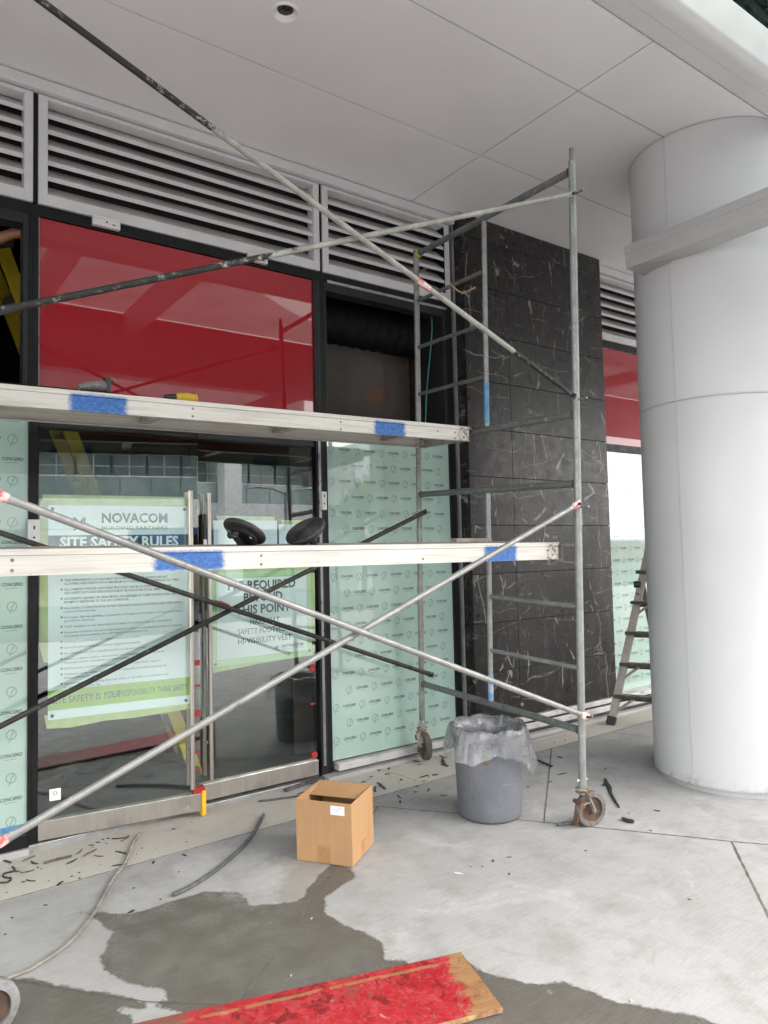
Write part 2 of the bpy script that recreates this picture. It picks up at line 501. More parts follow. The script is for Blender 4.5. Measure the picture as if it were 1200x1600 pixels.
def make_liner():
    t = NT("clear_plastic")
    t.t.nodes.remove(t.b)
    tr = t.n("ShaderNodeBsdfTransparent")
    tr.inputs['Color'].default_value = (0.93, 0.94, 0.95, 1)
    df = t.n("ShaderNodeBsdfTranslucent")
    df.inputs['Color'].default_value = (0.9, 0.905, 0.92, 1)
    d2_ = t.n("ShaderNodeBsdfDiffuse")
    d2_.inputs['Color'].default_value = (0.86, 0.87, 0.89, 1)
    gl = t.n("ShaderNodeBsdfGlossy")
    gl.inputs['Roughness'].default_value = 0.16
    ms = t.n("ShaderNodeMixShader")
    ms.inputs[0].default_value = 0.5
    t.link(df.outputs[0], ms.inputs[1])
    t.link(d2_.outputs[0], ms.inputs[2])
    m0 = t.n("ShaderNodeMixShader")
    t.put(m0.inputs[0], t.ramp(t.noise(7, 4, 0.6), 0.3, 0.7, 0.08, 0.38))
    t.link(tr.outputs[0], m0.inputs[1])
    t.link(ms.outputs[0], m0.inputs[2])
    lw = t.n("ShaderNodeFresnel")
    lw.inputs['IOR'].default_value = 1.45
    m1 = t.n("ShaderNodeMixShader")
    t.link(t.math('MULTIPLY', lw.outputs[0], 1.6, True), m1.inputs[0])
    t.link(m0.outputs[0], m1.inputs[1])
    t.link(gl.outputs[0], m1.inputs[2])
    bm = t.n("ShaderNodeBump")
    bm.inputs['Strength'].default_value = 0.8
    bm.inputs['Distance'].default_value = 0.02
    t.link(t.noise(1.0, 4, 0.6, vec=t.mapping((20, 20, 6)), dist=0.8), bm.inputs['Height'])
    for s in (gl, lw, d2_):
        t.link(bm.outputs['Normal'], s.inputs['Normal'])
    t.link(m1.outputs[0], t.out.inputs['Surface'])


make_liner()


def make_cardboard():
    t = NT("cardboard")
    c = t.mix(t.ramp(t.noise(3, 4), 0.35, 0.7), (0.40, 0.235, 0.115), (0.36, 0.205, 0.10))
    fl = t.noise(1.0, 3, 0.6, vec=t.mapping((90, 90, 3)))
    c = t.mix(t.ramp(fl, 0.45, 0.7, 0, 0.25), c, (0.47, 0.29, 0.155))
    c = t.mix(t.ramp(t.noise(14, 5, 0.7), 0.64, 0.74, 0, 0.4), c, (0.29, 0.165, 0.08))
    t.set(c, 0.75, 0, 0.3)


make_cardboard()
pbr("cardboard_edge", (0.50, 0.33, 0.19), 0.8)
pbr("packing_tape", (0.37, 0.20, 0.085), 0.3, c2=(0.34, 0.185, 0.08), scale=8)
pbr("sticker", (0.74, 0.72, 0.74), 0.6)
pbr("pen_blue", (0.36, 0.38, 0.62), 0.6)


def make_board():
    t = NT("red_board")
    x, y, z = t.sep()
    m1 = t.noise(7, 7, 0.75, dist=0.8)
    red = t.mix(t.ramp(m1, 0.35, 0.65), (0.29, 0.006, 0.011), (0.36, 0.018, 0.024))
    red = t.mix(t.ramp(t.noise(34, 7, 0.8, dist=1.2), 0.50, 0.60), red, (0.36, 0.05, 0.055))
    red = t.mix(t.ramp(t.noise(16, 6, 0.75, dist=0.5), 0.52, 0.60), red, (0.16, 0.006, 0.009))
    red = t.mix(t.ramp(t.noise(22, 6, 0.8, dist=0.8), 0.60, 0.66), red, (0.37, 0.17, 0.15))
    red = t.mix(t.ramp(t.noise(5, 6, 0.75), 0.54, 0.64, 0, 0.75), red, (0.17, 0.05, 0.04))
    grain = t.noise(1.0, 4, 0.65, vec=t.mapping((5, 34, 34)), dist=1.2)
    wood = t.mix(t.ramp(grain, 0.3, 0.75), (0.30, 0.165, 0.075), (0.22, 0.11, 0.045))
    wood = t.mix(t.ramp(t.noise(13, 5, 0.75, dist=1.0), 0.52, 0.64), wood, (0.15, 0.07, 0.035))
    e = t.math('ADD', x, t.math('MULTIPLY', t.math('SUBTRACT', t.noise(9, 5, 0.75), 0.5), 0.26))
    e = t.math('ADD', e, t.math('MULTIPLY', y, -0.12))
    endm = t.ramp(e, -0.10, -0.06)
    ln = t.math('ABSOLUTE', t.math('SUBTRACT', y, t.math('ADD', -0.055, t.math('MULTIPLY', t.noise(6, 3), 0.02))))
    lm = t.math('MULTIPLY', t.ramp(ln, 0.006, 0.012, 1, 0), t.ramp(t.noise(30, 3), 0.3, 0.5))
    far = t.math('MULTIPLY', t.ramp(x, -1.10, -0.90, 0.75, 0), t.ramp(t.noise(8, 6, 0.75), 0.36, 0.52))
    c = t.mix(t.math('MULTIPLY', lm, 0.55), red, (0.32, 0.19, 0.08))
    c = t.mix(far, c, (0.14, 0.075, 0.05))
    c = t.mix(endm, c, wood)
    sm = t.n("ShaderNodeVectorMath", operation='DISTANCE')
    t.link(t.co, sm.inputs[0])
    sm.inputs[1].default_value = (-0.20, 0.12, 0.0)
    smm = t.ramp(t.math('ADD', sm.outputs['Value'], t.math('MULTIPLY', t.noise(20, 5, 0.7), 0.08)), 0.06, 0.13, 0.8, 0)
    c = t.mix(smm, c, (0.10, 0.085, 0.08))
    t.set(c, t.ramp(m1, 0.3, 0.7, 0.38, 0.65), 0, 0.5)
    t.bump(t.noise(30, 5, 0.7), 0.3, 0.002)


make_board()
pbr("board_edge", (0.40, 0.25, 0.12), 0.7, c2=(0.17, 0.07, 0.04), scale=14)
make_tube("ladder_alu", (0.33, 0.30, 0.27), (0.24, 0.22, 0.20), (0.06, 0.055, 0.05), -0.03, 0.5, 0.5)
pbr("ladder_step", (0.07, 0.055, 0.042), 0.6, c2=(0.04, 0.034, 0.03), scale=14)
pbr("clear_hose", (0.25, 0.235, 0.205), 0.3, c2=(0.16, 0.145, 0.12), scale=9)
pbr("hose_core", (0.16, 0.14, 0.11), 0.5)
pbr("tool_yellow", (0.62, 0.40, 0.02), 0.4)
pbr("tool_grey", (0.10, 0.10, 0.105), 0.45, c2=(0.2, 0.2, 0.2), scale=30)
pbr("red_tape", (0.42, 0.02, 0.025), 0.5, c2=(0.30, 0.02, 0.02), scale=20)
pbr("foam_yellow", (0.80, 0.42, 0.01), 0.6)
pbr("cord_green", (0.05, 0.30, 0.22), 0.6)
pbr("bracket_white", (0.66, 0.66, 0.66), 0.4, 0.1, c2=(0.6, 0.6, 0.6))
pbr("hole_black", (0.01, 0.01, 0.01), 0.8)
pbr("skin", (0.36, 0.17, 0.09), 0.55, c2=(0.31, 0.14, 0.075), scale=20)
pbr("shirt_dark", (0.05, 0.055, 0.065), 0.85)
pbr("trousers_dark", (0.02, 0.022, 0.03), 0.85)
pbr("hair_dark", (0.012, 0.010, 0.009), 0.7)
pbr("interior_floor", (0.10, 0.10, 0.098), 0.6, c2=(0.075, 0.075, 0.072), scale=3)
pbr("interior_dark", (0.035, 0.034, 0.034), 0.9)
pbr("duct_black", (0.004, 0.004, 0.0045), 0.75, spec=0.25)


def make_drywall():
    t = NT("stained_drywall")
    x, y, z = t.sep()
    c = t.mix(t.ramp(t.noise(3, 6, 0.7), 0.3, 0.7), (0.125, 0.108, 0.098), (0.17, 0.145, 0.128))
    ds = t.n("ShaderNodeVectorMath", operation='DISTANCE')
    t.link(t.mapping((1, 1, 0.45), (0, 0.35, 0)), ds.inputs[0])
    ds.inputs[1].default_value = (1.28, 0, 0.2)
    c = t.mix(t.ramp(t.noise(2.4, 5, 0.7, dist=0.8), 0.53, 0.57), c, (0.24, 0.125, 0.085))
    c = t.mix(t.ramp(t.noise(5, 5, 0.7), 0.60, 0.7, 0, 0.8), c, (0.045, 0.042, 0.04))
    t.set(c, 0.9)


make_drywall()
pbr("asphalt", (0.06, 0.06, 0.062), 0.85, c2=(0.045, 0.045, 0.046), scale=2)
pbr("tower_grey", (0.42, 0.42, 0.43), 0.7, c2=(0.26, 0.26, 0.27), scale=0.5)
pbr("tower_dark", (0.055, 0.056, 0.06), 0.7)
pbr("tower_white", (0.86, 0.86, 0.86), 0.6)
pbr("tower_glass", (0.22, 0.29, 0.29), 0.12, c2=(0.36, 0.43, 0.42), scale=0.35, spec=0.8)
pbr("banner_blue", (0.04, 0.08, 0.22), 0.6)
pbr("banner_green", (0.22, 0.36, 0.05), 0.6)
pbr("hoarding", (0.24, 0.19, 0.15), 0.8, c2=(0.4, 0.37, 0.33), scale=0.8)
pbr("lamp_grey", (0.22, 0.23, 0.24), 0.5, 0.3)
pbr("wall_red_brick", (0.34, 0.19, 0.17), 0.8, c2=(0.42, 0.33, 0.31), scale=0.4)
pbr("leaf_green", (0.055, 0.09, 0.03), 0.7, c2=(0.03, 0.055, 0.02), scale=3)
pbr("bark", (0.10, 0.08, 0.06), 0.9)


def make_upper_glass():  # dark green streaks in the colour stand in for reflections on the glass
    t = NT("painted_reflection_glass")
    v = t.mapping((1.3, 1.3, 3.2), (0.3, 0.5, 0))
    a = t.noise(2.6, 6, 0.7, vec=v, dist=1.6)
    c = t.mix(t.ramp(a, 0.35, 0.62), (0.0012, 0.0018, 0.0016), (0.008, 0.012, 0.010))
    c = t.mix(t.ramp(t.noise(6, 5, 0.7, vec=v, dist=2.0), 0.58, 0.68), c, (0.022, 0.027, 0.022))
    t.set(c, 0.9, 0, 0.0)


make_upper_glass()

# ------------------------------------------------------------------ mesh helpers


class MB:
    def __init__(self):
        self.v, self.f, self.m, self.mi = [], [], [], 0

    def mat(self, i):
        self.mi = i
        return self

    def add(self, vs, fs):
        o = len(self.v)
        self.v += [tuple(p) for p in vs]
        for f in fs:
            self.f.append(tuple(o + i for i in f))
            self.m.append(self.mi)
        return self

    def box(self, x0, x1, y0, y1, z0, z1):
        vs = [(x, y, z) for x in (x0, x1) for y in (y0, y1) for z in (z0, z1)]
        fs = [(0, 1, 3, 2), (4, 6, 7, 5), (0, 4, 5, 1), (2, 3, 7, 6), (0, 2, 6, 4), (1, 5, 7, 3)]
        return self.add(vs, fs)

    def obox(self, c, ax, ay, az, hx, hy, hz):
        c, ax, ay, az = Vector(c), Vector(ax).normalized(), Vector(ay).normalized(), Vector(az).normalized()
        vs = [c + ax * (sx * hx) + ay * (sy * hy) + az * (sz * hz) for sx in (-1, 1) for sy in (-1, 1) for sz in (-1, 1)]
        fs = [(0, 1, 3, 2), (4, 6, 7, 5), (0, 4, 5, 1), (2, 3, 7, 6), (0, 2, 6, 4), (1, 5, 7, 3)]
        return self.add(vs, fs)

    def bar(self, a, b, w, h, up=(0, 0, 1)):
        a, b = Vector(a), Vector(b)
        d = (b - a)
        x = d.normalized()
        s = x.cross(Vector(up)).normalized()
        u = s.cross(x)
        return self.obox((a + b) / 2, x, s, u, d.length / 2, w / 2, h / 2)

    def sweep(self, pts, radii, n=14, caps=True, flat=None):
        pts = [Vector(p) for p in pts]
        if not isinstance(radii, (list, tuple)):
            radii = [radii] * len(pts)
        ref = None
        rings = []
        for i, p in enumerate(pts):
            d = (pts[min(i + 1, len(pts) - 1)] - pts[max(i - 1, 0)]).normalized()
            if ref is None:
                ref = Vector((0, 0, 1)) if abs(d.z) < 0.9 else Vector((1, 0, 0))
            s = d.cross(ref).normalized()
            u = s.cross(d).normalized()
            ref = u
            r = radii[i]
            ra, rb = (r if isinstance(r, (tuple, list)) else (r, r))
            rings.append([p + s * (math.cos(2 * math.pi * k / n) * ra) + u * (math.sin(2 * math.pi * k / n) * rb) for k in range(n)])
        vs = [q for r in rings for q in r]
        fs = []
        for i in range(len(pts) - 1):
            for k in range(n):
                k2 = (k + 1) % n
                fs.append((i * n + k, i * n + k2, (i + 1) * n + k2, (i + 1) * n + k))
        if caps:
            fs.append(tuple(reversed(range(n))))
            fs.append(tuple((len(pts) - 1) * n + k for k in range(n)))
        return self.add(vs, fs)

    def tube(self, a, b, r, n=14, seg=1):
        a, b = Vector(a), Vector(b)
        return self.sweep([a.lerp(b, i / seg) for i in range(seg + 1)], r, n)

    def lathe(self, c, prof, n=40, axis=(0, 0, 1), close=False):
        """prof: list of (radius, height) along axis from c."""
        c, a = Vector(c), Vector(axis).normalized()
        s = a.cross(Vector((0, 0, 1)) if abs(a.z) < 0.9 else Vector((1, 0, 0))).normalized()
        u = a.cross(s)
        vs, fs = [], []
        for r, h in prof:
            for k in range(n):
                t = 2 * math.pi * k / n
                vs.append(c + a * h + s * (math.cos(t) * r) + u * (math.sin(t) * r))
        L = len(prof)
        for i in range(L - 1 + (1 if close else 0)):
            j = (i + 1) % L
            for k in range(n):
                k2 = (k + 1) % n
                fs.append((i * n + k, i * n + k2, j * n + k2, j * n + k))
        return self.add(vs, fs)

    def prism(self, poly, z0, z1, xf=None):
        """poly: 2D points, extruded; xf maps (x, y, z) to the place."""
        n = len(poly)
        vs = [(p[0], p[1], z0) for p in poly] + [(p[0], p[1], z1) for p in poly]
        if xf:
            vs = [xf(*p) for p in vs]
        fs = [tuple(reversed(range(n))), tuple(range(n, 2 * n))]
        for k in range(n):
            k2 = (k + 1) % n
            fs.append((k, k2, n + k2, n + k))
        return self.add(vs, fs)

    def build(self, name, mats, parent=None, smooth=False, angle=35, bevel=0.0, loc=None, rot=None, fix=False):
        me = bpy.data.meshes.new(name)
        me.from_pydata(self.v, [], self.f)
        if not isinstance(mats, (list, tuple)):
            mats = [mats]
        for m in mats:
            me.materials.append(MATS[m])
        me.polygons.foreach_set('material_index', self.m)
        me.validate()
        if fix:
            import bmesh
            b = bmesh.new()
            b.from_mesh(me)
            bmesh.ops.recalc_face_normals(b, faces=b.faces)
            b.to_mesh(me)
            b.free()
        if smooth:
            me.polygons.foreach_set('use_smooth', [True] * len(me.polygons))
            me.set_sharp_from_angle(angle=RAD(angle))
        me.update()
        o = bpy.data.objects.new(name, me)
        COL.objects.link(o)
        if parent is not None:
            o.parent = parent
        if loc is not None:
            o.location = loc
        if rot is not None:
            o.rotation_euler = rot
        if bevel:
            md = o.modifiers.new("bevel", 'BEVEL')
            md.width = bevel
            md.segments = 2
            md.limit_method = 'ANGLE'
            md.angle_limit = RAD(40)
        return o


def tag(o, label=None, cat=None, group=None, kind=None):
    if label:
        o['label'] = label
    if cat:
        o['category'] = cat
    if group:
        o['group'] = group
    if kind:
        o['kind'] = kind
    return o


def thing(name, label, cat, loc=(0, 0, 0), rot=(0, 0, 0), group=None):
    o = bpy.data.objects.new(name, None)
    o.empty_display_size = 0.1
    COL.objects.link(o)
    o.location = loc
    o.rotation_euler = rot
    return tag(o, label, cat, group)


def solo(root, mesh):
    """a thing that is a single mesh: the mesh takes over the place and the properties"""
    bpy.context.view_layer.update()
    mw = root.matrix_world @ mesh.matrix_local
    mesh.parent = None
    mesh.matrix_world = mw
    for k in ('label', 'category', 'group'):
        if k in root:
            mesh[k] = root[k]
    bpy.data.objects.remove(root)
    return mesh


def copy_tree(o, parent=None):
    c = o.copy()
    COL.objects.link(c)
    if parent is not None:
        c.parent = parent
    for ch in [k for k in bpy.data.objects if k.parent == o]:
        copy_tree(ch, c)
    return c


# --- text as real geometry
_TXT = {}


def text_geo(s, bold=0.0, res=2):
    key = (s, bold, res)
    if key in _TXT:
        return _TXT[key]
    cu = bpy.data.curves.new("lettering", 'FONT')
    cu.body = s
    cu.size = 1.0
    cu.offset = bold
    cu.resolution_u = res
    o = bpy.data.objects.new("lettering", cu)
    COL.objects.link(o)
    dg = bpy.context.evaluated_depsgraph_get()
    dg.update()
    me = o.evaluated_get(dg).to_mesh()
    vs = [(v.co.x, v.co.y) for v in me.vertices]
    fs = [tuple(p.vertices) for p in me.polygons]
    o.evaluated_get(dg).to_mesh_clear()
    bpy.data.objects.remove(o)
    bpy.data.curves.remove(cu)
    if not vs:
        vs = [(0, 0)]
    x0, x1 = min(v[0] for v in vs), max(v[0] for v in vs)
    y0, y1 = min(v[1] for v in vs), max(v[1] for v in vs)
    _TXT[key] = (vs, fs, x0, x1, y0, y1)
    return _TXT[key]


def add_text(mb, s, x, z, h, y, w=None, align='L', bold=0.02, cap=None, slant=0.0):
    """Lettering in the x-z plane at depth y; h = height of the capitals, w = width to fit."""
    vs, fs, x0, x1, y0, y1 = text_geo(s, bold)
    k = h / (cap if cap else 0.70)
    kx = k if w is None else w / max(1e-6, (x1 - x0))
    wid = kx * (x1 - x0)
    ox = {'L': x, 'C': x - wid / 2, 'R': x - wid}[align]
    mb.add([(ox + (a - x0) * kx + slant * b * k, y, z + b * k) for a, b in vs], fs)
    return wid


def ring(mb, cx, cz, y, r0, r1, n=20, squash=1.0):
    vs = []
    for k in range(n):
        t = 2 * math.pi * k / n
        vs += [(cx + math.cos(t) * r0 * squash, y, cz + math.sin(t) * r0), (cx + math.cos(t) * r1 * squash, y, cz + math.sin(t) * r1)]
    fs = [(2 * k, 2 * ((k + 1) % n), 2 * ((k + 1) % n) + 1, 2 * k + 1) for k in range(n)]
    mb.add(vs, fs)


def stroke(mb, a, b, y, w):
    a, b = Vector((a[0], 0, a[1])), Vector((b[0], 0, b[1]))
    d = (b - a).normalized()
    s = Vector((-d.z, 0, d.x)) * (w / 2)
    mb.add([(q.x, y, q.z) for q in (a - s, b - s, b + s, a + s)], [(0, 1, 2, 3)])


def G(x, y):
    return 0.008 + 0.011 * (x - 3.33) + 0.02 * (y - 2.75)


# ------------------------------------------------------------------ ground
WET = [[(0.818, 3.564), (0.857, 3.498), (0.889, 3.307), (0.863, 3.234), (0.8, 3.138), (0.792, 3.035), (0.854, 2.872), (0.937, 2.772), (0.916, 2.695), (0.866, 2.722), (0.963, 2.566), (1.005, 2.495), (1.166, 2.232), (1.42, 2.038), (2.496, 1.0), (2.371, 1.425), (2.348, 1.505), (2.256, 1.618), (2.197, 1.708), (2.168, 1.798), (2.139, 1.892), (2.057, 1.943), (1.981, 2.051), (1.945, 2.117), (1.947, 2.248), (1.862, 2.246), (1.774, 2.296), (1.747, 2.362), (1.693, 2.417), (1.753, 2.512), (1.739, 2.644), (1.702, 2.738), (1.691, 2.881), (1.777, 2.995), (1.874, 3.036), (1.988, 3.07), (2.019, 3.176), (1.974, 3.257), (1.868, 3.207), (1.694, 3.06), (1.63, 3.036), (1.542, 3.087), (1.454, 3.137), (1.474, 3.214), (1.457, 3.285), (1.34, 3.389), (1.189, 3.4), (1.038, 3.391), (0.986, 3.405), (0.92, 3.473)],
       [(0.391, 3.293), (0.45, 3.235), (0.547, 3.147), (0.635, 3.017), (0.77, 2.865), (0.857, 2.729), (0.839, 2.709), (0.748, 2.784), (0.78, 2.7), (0.777, 2.65), (0.765, 2.539), (0.6, 2.3), (0.2, 2.6)]]
DAMP = [[(1.6, 3.5), (1.702, 3.473), (1.776, 3.369), (1.685, 3.266), (1.542, 3.087), (1.665, 3.008), (1.851, 3.178), (1.974, 3.257), (1.877, 3.452), (1.83, 3.55), (1.74, 3.52)],
        [(1.829, 2.606), (1.843, 2.533), (1.811, 2.468), (1.726, 2.419), (1.693, 2.417)],
        [(1.9, 3.2), (2.3, 3.55), (2.62, 3.78), (2.66, 3.74), (2.3, 3.42), (2.0, 3.1)]]


def poly_sd(P, poly):
    """signed distance, positive inside"""
    poly = np.array(poly, float)
    d = np.full(len(P), 1e9)
    ins = np.zeros(len(P), bool)
    n = len(poly)
    for i in range(n):
        a, b = poly[i], poly[(i + 1) % n]
        ab = b - a
        t = np.clip(((P - a) @ ab) / (ab @ ab), 0, 1)
        q = a + t[:, None] * ab
        d = np.minimum(d, np.hypot(*(P - q).T))
        c = ((a[1] > P[:, 1]) != (b[1] > P[:, 1]))
        with np.errstate(divide='ignore', invalid='ignore'):
            xi = (b[0] - a[0]) * (P[:, 1] - a[1]) / (b[1] - a[1]) + a[0]
        ins ^= c & (P[:, 0] < xi)
    return np.where(ins, d, -d)


xs = np.unique(np.round(np.concatenate([np.linspace(-40, -0.4, 34), np.arange(-0.4, 3.2, 0.02), np.arange(3.2, 7.5, 0.1), np.linspace(7.5, 60, 36)]), 4))
ys = np.unique(np.round(np.concatenate([np.linspace(-9, 0.9, 24), np.arange(0.9, 4.0, 0.02), np.arange(4.0, 4.61, 0.1)]), 4))
XX, YY = np.meshgrid(xs, ys)
nx, ny = len(xs), len(ys)
PV = np.stack([XX.ravel(), YY.ravel()], 1)
mb = MB()
mb.v = [(float(x), float(y), float(G(x, y))) for x, y in PV]
for j in range(ny - 1):
    for i in range(nx - 1):
        a = j * nx + i
        mb.f.append((a, a + 1, a + nx + 1, a + nx))
mb.m = [0] * len(mb.f)
pave = mb.build("pavement", "concrete")
tag(pave, kind='structure')
sdw = np.maximum.reduce([poly_sd(PV, p) for p in WET])
sdd = np.maximum.reduce([poly_sd(PV, p) for p in DAMP])
pave.data.attributes.new("wet", 'FLOAT', 'POINT').data.foreach_set('value', np.clip(0.5 + sdw / 0.09, 0, 1).astype(np.float32))
pave.data.attributes.new("damp", 'FLOAT', 'POINT').data.foreach_set('value', np.clip(0.5 + sdd / 0.2, 0, 1).astype(np.float32))

mb = MB()
rj = random.Random(3)
for ln, w in (([(-8, 3.89), (0.54, 3.895), (2.1, 3.885), (3.4, 3.89), (5.2, 3.87), (9, 3.87)], 0.008),
              ([(2.58, 3.77), (2.632, 3.721), (2.902, 3.372), (3.195, 2.976), (3.467, 2.607), (3.798, 2.149), (4.4, 1.4), (5.6, 0.0)], 0.010),
              ([(3.216, 2.947), (4.343, 3.874)], 0.009), ([(3.798, 2.149), (3.203, 1.664), (1.6, 0.3)], 0.012),
              ([(0.6, 2.05), (1.117, 2.517), (2.0, 3.237), (2.60, 3.745)], 0.010),
              ([(0.2, 3.53), (0.45, 3.238), (0.669, 2.964), (0.859, 2.734), (1.117, 2.517)], 0.006),
              ([(5.072, 3.86), (5.192, 3.576)], 0.008), ([(3.02, 4.38), (3.10, 3.9)], 0.004)):
    P = [Vector((p[0], p[1], 0)) for p in ln]
    pts = []
    for a, b in zip(P[:-1], P[1:]):
        k = max(2, int((b - a).length / 0.025))
        pts += [a.lerp(b, i / k) for i in range(k)]
    pts.append(P[-1])
    vs, fs = [], []
    for i, p in enumerate(pts):
        d = (pts[min(i + 1, len(pts) - 1)] - pts[max(i - 1, 0)]).normalized()
        s = Vector((-d.y, d.x, 0))
        j = rj.uniform(-0.0015, 0.0015)
        ww = w * rj.uniform(0.6, 1.15) / 2
        for q in (p + s * (j - ww), p + s * (j + ww)):
            vs.append((q.x, q.y, G(q.x, q.y) + 0.0015))
    for i in range(len(pts) - 1):
        fs.append((2 * i, 2 * i + 2, 2 * i + 3, 2 * i + 1))
    mb.add(vs, fs)
pbr("joint_dark", (0.14, 0.13, 0.118), 0.95, c2=(0.075, 0.07, 0.062), scale=20)
mb.build("expansion_joint", "joint_dark", pave)

mb = MB()
mb.box(-300, 400, -300, -9.0, -0.75, -0.42)
tag(mb.build("road", "asphalt"), kind='structure')

# ------------------------------------------------------------------ ceiling of the arcade (setting)
ZC = 4.366
ceil = MB()
# flat panels between recessed joints
gy = [1.985 + 0.215, 2.72, 3.575, 4.395]
gx = [-9.3 + 0.0, -6.1, -2.9, 0.3 - 0.01, 3.49, 6.69, 9.89, 13.1]
gx = [3.49 + 3.2 * k for k in range(-4, 5)]
HX, HY, HR = 1.719, 3.144, 0.060
for i in range(len(gx) - 1):
    for j in range(len(gy) - 1):
        x0, x1, y0, y1 = gx[i] + 0.004, gx[i + 1] - 0.004, gy[j] + 0.006, gy[j + 1] - 0.006
        if not (x0 < HX < x1 and y0 < HY < y1):
            ceil.mat(0).box(x0, x1, y0, y1, ZC, ZC + 0.02)
            continue
        # the panel that holds the downlight has a round opening
        n = 48
        inner, outer = [], []
        for k in range(n):
            t = 2 * math.pi * k / n
            c, q = math.cos(t), math.sin(t)
            inner.append((HX + c * HR, HY + q * HR, ZC))
            kx = (x1 - HX) / c if c > 1e-9 else ((x0 - HX) / c if c < -1e-9 else 1e9)
            ky = (y1 - HY) / q if q > 1e-9 else ((y0 - HY) / q if q < -1e-9 else 1e9)
            f = min(kx, ky)
            outer.append((HX + c * f, HY + q * f, ZC))
        corners = [(x1, y1, ZC), (x0, y1, ZC), (x0, y0, ZC), (x1, y0, ZC)]
        vs = inner + outer
        fs = [(k, n + k, n + (k + 1) % n, (k + 1) % n) for k in range(n)]
        ceil.mat(0)
        ceil.box(x0, x1, y0, y0 + 0.001, ZC + 0.0005, ZC + 0.02).box(x0, x1, y1 - 0.001, y1, ZC + 0.0005, ZC + 0.02)
        ceil.box(x0, x0 + 0.001, y0, y1, ZC + 0.0005, ZC + 0.02).box(x1 - 0.001, x1, y0, y1, ZC + 0.0005, ZC + 0.02)
        for cx_, cy_, cz_ in corners:
            at = math.atan2(cy_ - HY, cx_ - HX) % (2 * math.pi)
            k = int(at / (2 * math.pi / n)) % n
            vs.append((cx_, cy_, cz_))
            fs.append((n + k, len(vs) - 1, n + (k + 1) % n))
        ceil.mat(0).add(vs, fs)
ceil.mat(1)
for x in gx:
    ceil.box(x - 0.02, x + 0.02, gy[0], gy[-1], ZC + 0.021, ZC + 0.03)
ceil.mat(0)  # backing kept pale on these joints to stand in for their lit edges
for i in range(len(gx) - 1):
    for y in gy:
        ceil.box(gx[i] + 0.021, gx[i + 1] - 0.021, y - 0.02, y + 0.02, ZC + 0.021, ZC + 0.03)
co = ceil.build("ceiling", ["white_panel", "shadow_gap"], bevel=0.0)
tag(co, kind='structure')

canopy = thing("canopy_edge", "rounded white metal fascia edging the arcade ceiling above the round column", "fascia", (3.5, 2.0, ZC))
mb = MB()
prof = [(2.196, 0.0), (2.10, 0.0), (2.095, -0.003), (2.035, -0.003)]
for k in range(0, 9):
    a = math.pi / 2 * k / 8
    prof.append((2.03 - 0.055 * math.sin(a), -0.003 + 0.055 * (1 - math.cos(a))))
prof += [(1.965, 0.20), (1.965, 0.26), (2.19, 0.26)]
vs = [(x, y - 2.0, z) for x in (-13.0, 13.0) for y, z in prof]
n = len(prof)
mb.add(vs, [(k, (k + 1) % n, n + (k + 1) % n, n + k) for k in range(n)] + [tuple(range(n)), tuple(reversed(range(n, 2 * n)))])
solo(canopy, mb.build("canopy_fascia", "white_fascia", canopy, smooth=True, angle=25, fix=True))

# facade above the fascia
up = thing("upper_facade", "dark glass wall with painted-on reflections, of the storeys above the arcade fascia", "facade", (3.5, 2.6, 4.62))
MB().box(-13, 13, -0.4, 0.0, 0.012, 14).build("glazing", "painted_reflection_glass", up)
MB().box(-13, 13, 0.0, 7.4, 0.012, 14).build("storey_mass", "tower_dark", up)
MB().box(-13, 13, -0.40, 7.4, -0.12, 0.01).build("slab", "tower_grey", up)

# ------------------------------------------------------------------ shopfront
YF = 4.42
sf = thing("shopfront", "black framed shopfront with silver louvres, red glass transoms and wrapped windows", "shopfront", (2.0, YF, 0))


def F(mbx, name, mats, **kw):
    """build a part given in world coordinates under the shopfront"""
    mbx.v = [(x - 2.0, y - YF, z) for x, y, z in mbx.v]
    return mbx.build(name, mats, sf, **kw)


# mullions
for x0, x1 in ((-1.165, -1.115), (0.741, 0.79), (2.60, 2.652), (2.652, 2.69)):
    m = MB()
    z1 = 3.565
    m.box(x0, x1, YF - 0.012, YF + 0.10, 0.03, z1)
    if x1 < 2.68:
        m.box(x0 + 0.018, x0 + 0.0235, YF - 0.016, YF - 0.0125, 0.10, z1 - 0.02)
    F(m, "mullion", ["charcoal_frame" if abs(x0 - 2.60) < 0.01 else "black_frame"], bevel=0.002)
m = MB()
m.box(2.612, 2.632, YF - 0.020, YF - 0.013, 0.12, 2.5)
F(m, "mullion_gasket", "silver_edge", bevel=0.002)
m = MB()
m.box(3.85, 3.915, YF - 0.01, YF + 0.12, 0.06, 4.29)
F(m, "mullion", "black_frame", bevel=0.002)
m = MB()
m.box(3.925, 3.945, YF - 0.03, YF + 0.02, 0.12, 4.355)
F(m, "edge_strip", "steel_trim")
# head and transoms
for q in ((-5.0, 3.93, 0.006, 3.567, 3.634), (5.74, 13.3, 0.006, 3.567, 3.634), (-5.0, 3.85, 0.004, 2.46, 2.582), (5.74, 13.3, 0.004, 2.525, 2.60)):
    F(MB().box(q[0], q[1], YF - q[2], YF + 0.12, q[3], q[4]), "transom_bar", "black_frame", bevel=0.002)
m = MB()
m.box(0.79, 2.60, YF + 0.01, YF + 0.11, 2.352, 2.46)
F(m, "door_head", "charcoal_frame", bevel=0.002)
m = MB()
m.box(2.72, 3.86, YF - 0.012, YF - 0.006, 3.565, 3.585)
F(m, "drip_trim", "steel_trim")
# aluminium head strip under the ceiling
for xa, xb in ((-5.0, 3.94), (5.6, 13.3)):
    F(MB().box(xa, xb, YF - 0.055, YF + 0.05, 4.292, 4.358), "head_strip", "louver_alu", bevel=0.003)


